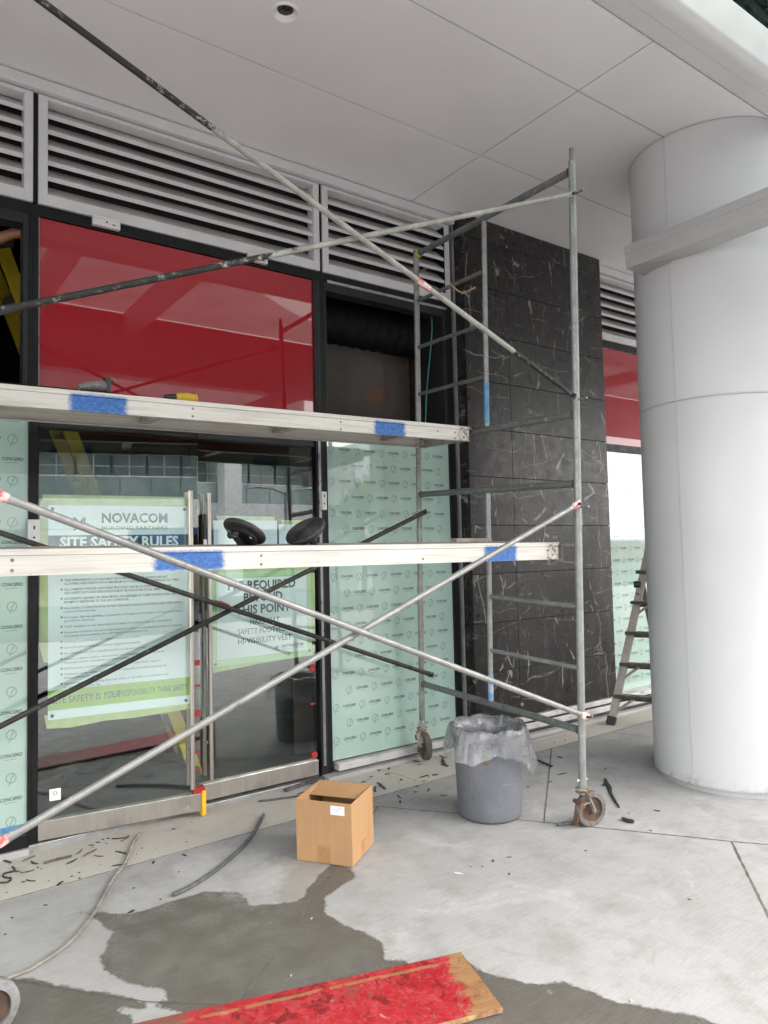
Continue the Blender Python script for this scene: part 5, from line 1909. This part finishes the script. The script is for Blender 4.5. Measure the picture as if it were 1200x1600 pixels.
# torn rubber scraps
SCR = [(0.732, 4.307, 0.077, 0.49, 1), (1.011, 4.175, 0.097, 0.78, 1), (0.907, 4.131, 0.073, 0.8, 0), (0.748, 4.238, 0.063, -1.17, 0), (0.968, 4.229, 0.064, 0.74, 1), (1.036, 4.105, 0.056, -1.11, 1), (1.142, 4.07, 0.087, -1.21, 0), (1.095, 3.925, 0.075, -0.25, 0), (1.186, 4.274, 0.07, -0.21, 0), (1.215, 4.252, 0.085, 0.88, 1), (0.658, 4.189, 0.03, -0.67, 0), (0.694, 4.031, 0.058, -1.15, 0), (0.661, 4.04, 0.018, -0.67, 0), (0.633, 4.335, 0.069, -1.08, 0), (0.805, 3.91, 0.045, 0.99, 0), (0.697, 4.15, 0.063, 0.01, 1), (1.004, 3.418, 0.034, 0.27, 0), (0.704, 3.725, 0.018, -0.66, 0), (0.561, 3.695, 0.012, -0.66, 0), (1.479, 4.21, 0.026, -0.67, 0), (1.404, 3.832, 0.036, -1.13, 0), (1.247, 3.852, 0.032, -1.82, 0), (1.314, 3.662, 0.013, -0.67, 0), (1.08, 3.636, 0.013, -0.67, 0), (0.514, 3.562, 0.011, -0.66, 0), (1.147, 3.444, 0.012, -0.67, 0), (1.253, 4.063, 0.011, -0.67, 0), (1.081, 4.295, 0.028, -0.67, 1), (1.044, 4.281, 0.033, -0.67, 1), (1.114, 4.32, 0.015, -0.67, 0), (1.141, 4.315, 0.018, -0.67, 0), (0.868, 3.954, 0.013, -0.67, 0), (0.894, 3.907, 0.013, -0.67, 0), (2.344, 4.253, 0.06, 0.46, 0),
       (3.487, 4.136, 0.21, -1.97, 2), (3.564, 4.248, 0.083, -1.57, 0), (3.257, 3.976, 0.046, -0.69, 0), (3.173, 3.993, 0.085, -0.12, 0), (3.116, 3.923, 0.026, -0.68, 0), (2.831, 4.027, 0.149, -1.63, 0), (2.767, 4.002, 0.107, -1.99, 0), (2.787, 4.175, 0.035, -0.68, 1), (2.887, 4.227, 0.022, -0.69, 0), (3.005, 4.2, 0.036, -0.69, 0), (3.01, 4.043, 0.034, -2.03, 0), (3.028, 3.774, 0.06, -2.19, 0), (2.804, 3.791, 0.061, -1.57, 0), (2.764, 3.724, 0.043, -2.15, 0), (3.045, 3.639, 0.041, -0.83, 1), (3.017, 3.875, 0.028, -0.21, 1), (2.94, 3.799, 0.023, -1.14, 0), (3.33, 4.30, 0.083, -1.2, 0), (3.314, 4.219, 0.019, -0.69, 0), (3.086, 4.285, 0.044, -2.08, 0), (3.009, 4.305, 0.042, -2.0, 0), (3.43, 4.105, 0.019, -0.69, 0),
       (4.219, 3.686, 0.044, -1.68, 0), (3.946, 3.429, 0.077, -0.07, 0), (3.763, 3.378, 0.025, -0.68, 0), (3.597, 2.653, 0.075, -1.38, 3), (3.87, 2.644, 0.036, -1.18, 0), (3.705, 2.726, 0.015, -1.17, 0), (3.575, 3.405, 0.017, -0.68, 0), (4.597, 3.956, 0.015, -0.7, 0), (4.476, 3.964, 0.015, -0.7, 0), (4.26, 3.312, 0.013, -0.69, 0), (3.589, 2.498, 0.019, -1.57, 1), (3.098, 2.555, 0.013, -0.67, 0), (2.73, 2.751, 0.026, -0.67, 1), (2.635, 2.771, 0.022, -2.34, 0), (2.504, 2.793, 0.008, -0.67, 0), (2.549, 2.757, 0.008, -0.67, 0), (2.601, 2.62, 0.020, -2.29, 0), (3.059, 1.944, 0.015, -1.45, 0), (2.406, 2.774, 0.046, -1.30, 4), (2.245, 1.671, 0.014, 0.3, 4), (1.62, 2.86, 0.012, 0.4, 4), (1.35, 2.55, 0.012, 1.0, 4), (1.55, 2.35, 0.010, 2.0, 4)]
rs2 = random.Random(21)
for i in range(34):                     # crumbs swept along the shopfront
    x = rs2.choice([rs2.uniform(0.55, 1.7), rs2.uniform(2.5, 3.9)])
    y = rs2.uniform(3.95, 4.27)
    SCR.append((x, y, rs2.uniform(0.005, 0.012), rs2.uniform(0, 3), 0))
LB = {1: ("brownish grey torn rubber scrap among the litter on the pavement", "grey rubber scraps on the pavement"),
      4: ("tiny pale chip lying on the darkened or bare concrete", "pale chips on the pavement")}
for i, (x, y, l, a, k) in enumerate(SCR):
    big = l > 0.05
    wdh = max(0.004, l * (0.16 if big else 0.45)) * rs2.uniform(0.8, 1.2)
    hh = rs2.uniform(0.002, 0.005) if big else rs2.uniform(0.0015, 0.003)
    if k == 2:
        wdh, hh = 0.026, 0.006
    if k == 3:
        wdh, hh = 0.042, 0.012
    nseg = 8 if big else 5
    upz, lowz = [], []
    for j in range(nseg + 1):
        f = j / nseg
        env = math.sin(math.pi * min(0.96, max(0.06, f))) ** 0.5
        bend = 0.10 * l * math.sin(f * 3.0 + i)
        upz.append(((f - 0.5) * l, bend + wdh / 2 * env * rs2.uniform(0.55, 1.25)))
        lowz.append(((f - 0.5) * l, bend - wdh / 2 * env * rs2.uniform(0.55, 1.25)))
    poly = lowz + upz[::-1]
    ca, sa = math.cos(a), math.sin(a)
    m = MB()
    m.prism(poly, 0.0, hh, lambda px, py, pz: (px * ca - py * sa, px * sa + py * ca, pz + (0.004 * abs(px) / max(l, 1e-6) * (1 if big else 0))))
    o = m.build("chip" if k == 4 else "rubber_scrap", {0: "black_rubber", 1: "scrap_grey", 2: "black_rubber", 3: "black_rubber", 4: "scrap_white"}[k], loc=(x, y, G(x, y) + 0.002), fix=True)
    if k == 2:
        tag(o, "longest pointed black rubber scrap, beside the rear caster and waste bin", "scrap")
    elif k == 3:
        tag(o, "dark crumpled rubber lump between the front caster and round column", "scrap")
    elif k in LB:
        tag(o, LB[k][0], "scrap", LB[k][1])
    elif big:
        tag(o, "narrow torn strip of black rubber on the paving near the shopfront", "scrap", "narrow black rubber strips on the pavement")
    else:
        tag(o, "small black rubber crumb scattered on the pale pavement", "scrap", "black rubber crumbs on the pavement")
# the long torn strip by the column
m = MB()
P = [(4.086, 3.18), (4.03, 3.13), (3.98, 3.07), (3.894, 2.994), (3.80, 2.89), (3.731, 2.808)]
W_ = [0.008, 0.014, 0.017, 0.010, 0.009, 0.003]
vs = []
for i, (p, w) in enumerate(zip(P, W_)):
    d = Vector((P[min(i + 1, 5)][0] - P[max(i - 1, 0)][0], P[min(i + 1, 5)][1] - P[max(i - 1, 0)][1], 0)).normalized()
    s = Vector((-d.y, d.x, 0)) * w
    c = Vector((p[0], p[1], G(p[0], p[1])))
    for q, z in ((c - s, 0.002), (c - s * 0.6, 0.010), (c + s * 0.8, 0.009), (c + s, 0.002)):
        vs.append((q.x, q.y, q.z + z))
fs = []
for i in range(5):
    for q in range(4):
        fs.append((i * 4 + q, i * 4 + (q + 1) % 4, i * 4 + 4 + (q + 1) % 4, i * 4 + 4 + q))
fs += [(3, 2, 1, 0), (20, 21, 22, 23)]
m.add(vs, fs)
m.obox((3.99, 3.115, G(4, 3.1) + 0.006), (0.9, 0.4, 0), (-0.4, 0.9, 0), (0, 0, 1), 0.022, 0.007, 0.004)
tag(m.build("rubber_scrap", "black_rubber", fix=True), "long ragged black strip between the scaffold post and round column", "scrap")

# ------------------------------------------------------------------ ladder by the far window
ld = thing("step_ladder", "weathered aluminium stepladder standing half hidden behind the round column", "ladder", (5.27, 4.02, G(5.27, 4.02)))
# front rails lean from the foot towards the right; its width runs towards the street
foot = Vector((0.0, 0.0, 0.0))
up_ = Vector((0.52, 0.0, 1.42))
wv = Vector((0.30, -0.62, 0.0))
m = MB()
for k, off in enumerate((Vector((0, 0, 0)), wv)):
    m = MB()
    a = foot + off
    b = a + up_ * 1.25 - wv * (0.10 if k else -0.10)
    m.bar(a + up_ * 0.02, b, 0.030, 0.062, (0.5, -0.85, 0))
    m.bar(a + up_ * 0.02 + Vector((0.012, 0.0, 0.02)), b + Vector((0.012, 0, 0.02)), 0.008, 0.07, (0.5, -0.85, 0))
    r = m.build("rail", "ladder_alu", ld, bevel=0.002)
    f = MB()
    f.bar(a + Vector((-0.006, 0, 0.002)), a + up_ * 0.045, 0.05, 0.078, (0.5, -0.85, 0))
    f.build("rubber_foot", "black_rubber", ld, bevel=0.004)
for z in (0.235, 0.50, 0.765, 1.03, 1.30):
    a = foot + up_ * (z / 1.42)
    b = a + wv
    q = MB()
    q.bar(a - wv * 0.02, b + wv * 0.02, 0.085, 0.028)
    q.bar(a - wv * 0.02 + Vector((0.04, 0, -0.02)), b + wv * 0.02 + Vector((0.04, 0, -0.02)), 0.006, 0.045)
    q.build("step", "ladder_step", ld, bevel=0.002)
    if z < 0.6 or z > 1.0:
        q = MB()
        q.bar(a + wv * 0.22 + Vector((0, 0, -0.015)), a - up_ * 0.10 + wv * 0.01, 0.012, 0.022)
        q.build("step_brace", "ladder_alu", ld)
q = MB().lathe((0.435, -0.02, 1.19), [(0.0, -0.03), (0.03, -0.03), (0.034, 0.0), (0.03, 0.03), (0.0, 0.03)], 14, (0.4, -0.9, 0))
q.build("hinge_knuckle", "black_plastic", ld, smooth=True)
for off in (Vector((0.55, 0.02, 0)), Vector((0.55, 0.02, 0)) + wv):
    q = MB()
    q.bar(Vector((0.46, 0, 1.24)) + (wv if off.y < -0.1 else Vector((0, 0, 0))) - (wv * 0.05 if off.y < -0.1 else -wv * 0.05), off + Vector((0.35, 0, 0.01)), 0.026, 0.05, (0.5, -0.85, 0))
    q.build("rail", "ladder_alu", ld)

# ------------------------------------------------------------------ interior
IF = 0.045
tag(MB().box(-6, 13.4, 4.56, 10.5, -0.2, IF).build("interior_floor", "interior_floor"), kind='structure')
tag(MB().box(-6, 13.4, 10.4, 10.6, IF, 4.5).build("interior_wall", "interior_dark"), kind='structure')
tag(MB().box(3.97, 4.05, 4.60, 10.4, IF, 4.5).build("interior_wall", "interior_dark"), kind='structure')
tag(MB().box(-5.9, -5.8, 4.60, 10.4, IF, 4.5).build("interior_wall", "interior_dark"), kind='structure')
tag(MB().box(-6, 13.4, 4.54, 10.6, 4.50, 4.62).build("interior_ceiling", "interior_dark"), kind='structure')
# drywall sheets standing behind the open transom
for lab, x0, x1, yy, z1 in (("brown stained drywall sheet behind the open transom by the pier", 2.72, 3.66, 5.02, 3.36), ("plain dark drywall sheet behind the hanging green cord", 3.68, 3.965, 5.06, 3.33)):
    o = MB().box(0, x1 - x0, 0, 0.015, 0, z1 - IF).build("drywall_sheet", "stained_drywall", loc=(x0, yy, IF))
    tag(o, lab, "drywall")
m = MB()
dp = []
xx = 2.30
while xx < 3.96:
    dp += [(0.165, xx - 2.30), (0.168, xx - 2.30 + 0.010), (0.160, xx - 2.30 + 0.020), (0.160, xx - 2.30 + 0.095)]
    xx += 0.105
m.lathe((2.30, 4.86, 3.44), dp, 32, (1, 0, 0))
tag(m.build("flexible_duct", "duct_black", smooth=True, angle=30), "black ribbed duct along the top of the open transom", "duct")
for i, dz in enumerate((0, )):
    pass


# yellow stepladder inside
def make_ladder():
    L = thing("step_ladder", "yellow fibreglass stepladder standing inside behind the site rules notice", "ladder", (2.03, 5.62, IF))
    topA, topB = Vector((-1.33, -0.03, 3.62)), Vector((-1.31, -0.40, 3.60))
    footA, footB = Vector((0.03, 0.05, 0.0)), Vector((-0.10, -0.62, 0.0))
    for a, b in ((footA, topA), (footB, topB)):
        m = MB()
        m.bar(a, b, 0.088, 0.03, (0, 1, 0))
        m.build("rail", "yellow_fibreglass", L, bevel=0.003)
        m = MB()
        m.bar(a + Vector((0.0, 0, 0.0)), a + (b - a) * 0.02, 0.04, 0.085, (0, 1, 0))
        m.build("rubber_foot", "black_rubber", L)
    for a, b in ((Vector((-2.3, 0.05, 0)), topA + Vector((-0.10, 0, 0))), (Vector((-2.3, -0.62, 0)), topB + Vector((-0.10, 0, 0)))):
        m = MB()
        m.bar(a, b, 0.06, 0.03, (0, 1, 0))
        m.build("rear_rail", "yellow_fibreglass", L, bevel=0.003)
    for k in range(1, 12):
        f = k * 0.305 / 3.62
        a, b = footA.lerp(topA, f), footB.lerp(topB, f)
        m = MB()
        m.bar(a, b, 0.075, 0.03)
        m.build("step", "ladder_alu", L, bevel=0.002)
    for k in (3, 6, 9):
        f = k * 0.305 / 3.62
        a, b = Vector((-2.3, 0.05, 0)).lerp(topA + Vector((-0.10, 0, 0)), f), Vector((-2.3, -0.62, 0)).lerp(topB + Vector((-0.10, 0, 0)), f)
        MB().bar(a, b, 0.02, 0.04).build("rear_brace", "ladder_alu", L)
    m = MB()
    c = (topA + topB) / 2 + Vector((-0.05, 0, 0.03))
    m.box(c.x - 0.13, c.x + 0.12, c.y - 0.24, c.y + 0.24, c.z - 0.03, c.z + 0.03)
    m.build("top_cap", "ladder_step", L, bevel=0.01)
    return L


YL = make_ladder()
YL2 = copy_tree(YL)
YL2.location = (-0.95, 6.6, IF)
YL2.rotation_euler = (0, 0, RAD(-88))
YL2['label'] = "yellow fibreglass stepladder that carries the worker behind the wrapped window"

# person working behind the open transom: a forearm reaches to the frame
pr = thing("person", "person in dark clothes inside the open transom, forearm reaching to the frame", "person")


def skinned(name, mat, verts, edges, radii, parent, sub=2, root=0):
    me = bpy.data.meshes.new(name)
    me.from_pydata(verts, edges, [])
    me.materials.append(MATS[mat])
    o = bpy.data.objects.new(name, me)
    COL.objects.link(o)
    o.parent = parent
    sk = o.modifiers.new("skin", 'SKIN')
    sk.use_smooth_shade = True
    for i, r in enumerate(radii):
        d = me.skin_vertices[0].data[i]
        d.radius = r if isinstance(r, tuple) else (r, r)
        d.use_root = (i == root)
    sb = o.modifiers.new("subsurf", 'SUBSURF')
    sb.levels = sb.render_levels = sub
    return o


px, py, pz = 0.10, 5.06, 1.86      # feet height on the ladder step
V = [(px, py, pz + 0.95), (px, py, pz + 1.12), (px, py, pz + 1.32), (px + 0.01, py - 0.01, pz + 1.46), (px + 0.015, py - 0.02, pz + 1.56), (px + 0.02, py - 0.03, pz + 1.66), (px + 0.02, py - 0.03, pz + 1.74),
     (px + 0.18, py - 0.06, pz + 1.43), (px + 0.33, py - 0.30, pz + 1.53), (px + 0.58, py - 0.46, pz + 1.645), (px + 0.66, py - 0.50, pz + 1.665), (px + 0.72, py - 0.51, pz + 1.675),
     (px - 0.18, py - 0.02, pz + 1.43), (px - 0.28, py - 0.20, pz + 1.50), (px - 0.16, py - 0.42, pz + 1.60), (px - 0.10, py - 0.48, pz + 1.63),
     (px + 0.09, py, pz + 0.90), (px + 0.10, py - 0.03, pz + 0.50), (px + 0.10, py, pz + 0.10), (px + 0.10, py - 0.12, pz + 0.04),
     (px - 0.09, py, pz + 0.90), (px - 0.10, py - 0.03, pz + 0.50), (px - 0.10, py, pz + 0.10), (px - 0.10, py - 0.12, pz + 0.04)]
Ed = [(0, 1), (1, 2), (2, 3), (3, 4), (4, 5), (5, 6), (3, 7), (7, 8), (8, 9), (9, 10), (10, 11), (3, 12), (12, 13), (13, 14), (14, 15), (0, 16), (16, 17), (17, 18), (18, 19), (0, 20), (20, 21), (21, 22), (22, 23)]
Rr = [(0.15, 0.11), (0.14, 0.10), (0.16, 0.11), (0.10, 0.08), 0.055, 0.088, 0.075, 0.06, 0.046, 0.031, 0.038, 0.03, 0.06, 0.046, 0.031, 0.034, 0.085, 0.058, 0.042, 0.035, 0.085, 0.058, 0.042, 0.035]
skinned("body", "skin", V, Ed, Rr, pr)
# five fingers hooked on the frame
for k, (dy, dz, L_) in enumerate(((0.0, 0.034, 0.070), (-0.004, 0.014, 0.078), (-0.004, -0.006, 0.073), (0.0, -0.025, 0.058))):
    b0 = Vector(V[11]) + Vector((-0.01, dy, dz))
    F_ = [b0, b0 + Vector((0.035, -0.015, 0)), b0 + Vector((0.052, -0.040 - L_ * 0.1, 0)), b0 + Vector((0.045, -0.055 - L_ * 0.25, 0))]
    skinned("finger", "skin", [tuple(p) for p in F_], [(0, 1), (1, 2), (2, 3)], [0.011, 0.010, 0.009, 0.008], pr, 1)
b0 = Vector(V[10]) + Vector((0.0, -0.01, 0.025))
skinned("thumb", "skin", [tuple(b0), tuple(b0 + Vector((0.02, -0.03, 0.03))), tuple(b0 + Vector((0.045, -0.045, 0.04)))], [(0, 1), (1, 2)], [0.013, 0.011, 0.009], pr, 1)
skinned("shirt", "shirt_dark", [V[0], V[1], V[2], V[3], V[7], tuple(Vector(V[7]).lerp(Vector(V[8]), 0.75)), V[12], tuple(Vector(V[12]).lerp(Vector(V[13]), 0.75))], [(0, 1), (1, 2), (2, 3), (3, 4), (4, 5), (3, 6), (6, 7)],
        [(0.165, 0.125), (0.155, 0.115), (0.175, 0.125), (0.115, 0.09), 0.072, 0.060, 0.072, 0.060], pr)
skinned("trousers", "trousers_dark", [V[0], V[16], V[17], V[18], V[20], V[21], V[22]], [(0, 1), (1, 2), (2, 3), (0, 4), (4, 5), (5, 6)], [(0.165, 0.125), 0.098, 0.072, 0.058, 0.098, 0.072, 0.058], pr)
skinned("hair", "hair_dark", [tuple(Vector(V[5]) + Vector((0, 0.03, 0.02))), tuple(Vector(V[6]) + Vector((0, 0.01, 0.02)))], [(0, 1)], [0.090, 0.083], pr)
hd = Vector(V[5])
for s in (-1, 1):
    fc = MB()
    fc.lathe(hd + Vector((s * 0.032, -0.088, 0.03)), [(0.0, -0.008), (0.009, -0.004), (0.011, 0.004)], 12, (0, 1, 0))
    fc.build("eye", "hole_black", pr, smooth=True)
skinned("nose", "skin", [tuple(hd + Vector((0, -0.085, 0.03))), tuple(hd + Vector((0, -0.108, -0.005)))], [(0, 1)], [0.010, 0.014], pr, 1)
MB().sweep([hd + Vector((-0.022, -0.084, -0.035)), hd + Vector((0, -0.092, -0.034)), hd + Vector((0.022, -0.084, -0.035))], 0.005, 8).build("mouth", "red_tape", pr, smooth=True)

# ------------------------------------------------------------------ street side: what the glass reflects
gc = thing("glass_canopy", "white steel and glass canopy projecting over the pavement from the arcade fascia", "canopy", (3.5, 0, 4.62))
MB().box(-13, 13, -0.85, -0.62, -0.66, 0.16).build("edge_beam", "white_fascia", gc, bevel=0.01)
for x in (-10.5, -7.6, -4.75, -1.9, -0.68, 2.2, 5.0, 7.9, 10.8):
    MB().box(x - 0.11, x + 0.11, -0.619, 1.96, -0.06, 0.16).build("cross_beam", "white_fascia", gc, bevel=0.008)
MB().box(-13, 13, -0.62, 1.95, 0.165, 0.18).build("glass_roof", "roof_glass", gc)

opp = thing("apartment_block", "grey apartment block across the street with glazed balconies and white bands", "building", (4.0, -25.0, -0.42))
MB().box(-30, 16, -12, 0, 0.0, 5.0).build("wall", "tower_grey", opp)
MB().box(-30, 16, -12, -1.6, 5.0, 10.6).build("wall", "tower_grey", opp)
MB().box(-30, 16.02, 0.0, 0.06, 3.30, 4.60).build("white_band", "tower_white", opp)
MB().box(-2.0, 16, 0.002, 0.10, 2.40, 3.25).build("banner", "banner_blue", opp)
MB().box(-30, -2.2, 0.002, 0.10, 2.40, 3.25).build("banner", "tower_white", opp)
MB().box(-30, 16, 0.002, 0.08, 0.0, 2.35).build("shop_base", "hoarding", opp)
for x in np.arange(-9, 15.0, 1.55):
    w_ = MB().box(x, x + 1.42, -1.55, -1.5, 4.85, 6.9).build("window", "tower_glass", opp)
    MB().box(x + 0.68, x + 0.74, -1.5, -1.46, 4.85, 6.9).box(x, x + 1.42, -1.5, -1.47, 6.2, 6.25).build("frame", "tower_white", w_)
for x in np.arange(-9, 15.0, 1.3):
    MB().box(x, x + 1.25, 0.01, 0.03, 4.62, 5.57).build("balcony_glass", "tower_glass", opp)
MB().box(-9, 15, 0.0, 0.05, 5.571, 5.62).build("balcony_rail", "tower_white", opp)
MB().box(-30, 16, -1.5, 0.3, 7.1, 9.3).build("dark_soffit", "tower_dark", opp)
MB().box(10.2, 11.1, 0.1, 1.0, 0, 7.08).build("white_pier", "tower_white", opp)
m = MB()
for k in range(1):
    m.box(-30, 16, -1.59, -1.3, 9.4 + 2.8 * k, 11.0 + 2.8 * k)
m.build("window_band", "tower_glass", opp)

low_ = thing("white_block", "low white rendered building beyond the apartment block across the street", "building", (26, -22, -0.42))
MB().box(-5.5, 5, -9, 0, 0, 7.6).build("wall", "tower_white", low_)
for k in range(2):
    MB().box(-5.0, 4.5, 0.01, 0.05, 1.0 + 3.4 * k, 2.6 + 3.4 * k).build("window", "tower_glass", low_)
MB().box(-5.5, -2.5, 0.02, 0.1, 3.9, 5.6).build("green_panel", "banner_green", low_)

wl = thing("boundary_wall", "long low red brick boundary wall on the far side of the street", "wall", (60, -52, -0.42))
MB().box(-30, 60, -0.4, 0, 0, 2.6).build("wall_face", "wall_red_brick", wl)
MB().box(-30, 60, -0.5, 0.1, 2.6, 2.9).build("coping", "tower_white", wl)


def lamp(x, y, label):
    t = thing("street_lamp", label, "street lamp", (x, y, -0.42), group="double street lamps across the road")
    MB().sweep([(0, 0, 0), (0, 0, 1.5), (0, 0, 4.3)], [0.09, 0.06, 0.045], 12).build("pole", "lamp_grey", t, smooth=True)
    for s in (-1, 1):
        MB().sweep([(0, 0, 4.25), (0.5 * s, 0, 4.42), (1.0 * s, 0, 4.45)], [0.035, 0.03, 0.025], 8).build("arm", "lamp_grey", t, smooth=True)
        MB().sweep([(0.9 * s, 0, 4.44), (1.1 * s, 0, 4.47), (1.5 * s, 0, 4.42)], [(0.06, 0.03), (0.12, 0.045), (0.05, 0.02)], 10).build("lamp_head", "lamp_grey", t, smooth=True)


lamp(7.6, -15.2, "double armed grey street lamp seen reflected in the left door")
lamp(12.8, -15.2, "double armed grey street lamp seen reflected in the right door")


def tree(x, y, h, r, seed, label):
    t = thing("street_tree", label, "tree", (x, y, -0.42), group="trees along the far side of the road")
    R_ = random.Random(seed)
    m = MB()
    m.sweep([(0, 0, 0), (0.05, 0, h * 0.3), (-0.05, 0.05, h * 0.6), (0, 0, h * 0.85)], [0.14, 0.11, 0.07, 0.02], 8)
    for k in range(7):
        a = R_.uniform(0, 6.28)
        z = h * R_.uniform(0.35, 0.7)
        m.sweep([(0, 0, z), (math.cos(a) * r * 0.4, math.sin(a) * r * 0.4, z + 0.5), (math.cos(a) * r * 0.8, math.sin(a) * r * 0.8, z + 0.8)], [0.05, 0.035, 0.012], 6)
    m.build("trunk", "bark", t, smooth=True)
    m = MB()
    cl = [(R_.gauss(0, r * 0.45), R_.gauss(0, r * 0.45), h * 0.65 + R_.gauss(0, h * 0.14)) for _ in range(28)]
    for k in range(2600):
        c = R_.choice(cl)
        p = Vector((R_.gauss(c[0], r * 0.16), R_.gauss(c[1], r * 0.16), R_.gauss(c[2], r * 0.14)))
        d = Vector((R_.gauss(0, 1), R_.gauss(0, 1), R_.gauss(0, 1))).normalized()
        e = d.orthogonal().normalized() * R_.uniform(0.05, 0.10)
        f = d.cross(e)
        m.add([p - e, p + f * 0.5, p + e, p - f * 0.5], [(0, 1, 2, 3)])
    m.build("crown", "leaf_green", t)


tree(17.5, -17.0, 5.2, 1.6, 1, "green street tree beyond the column, before the white block")
tree(42, -46.0, 5.0, 2.6, 2, "street tree in front of the low brick wall, nearer the town")
tree(66, -48.0, 5.5, 2.8, 3, "street tree in front of the low brick wall, farther out")
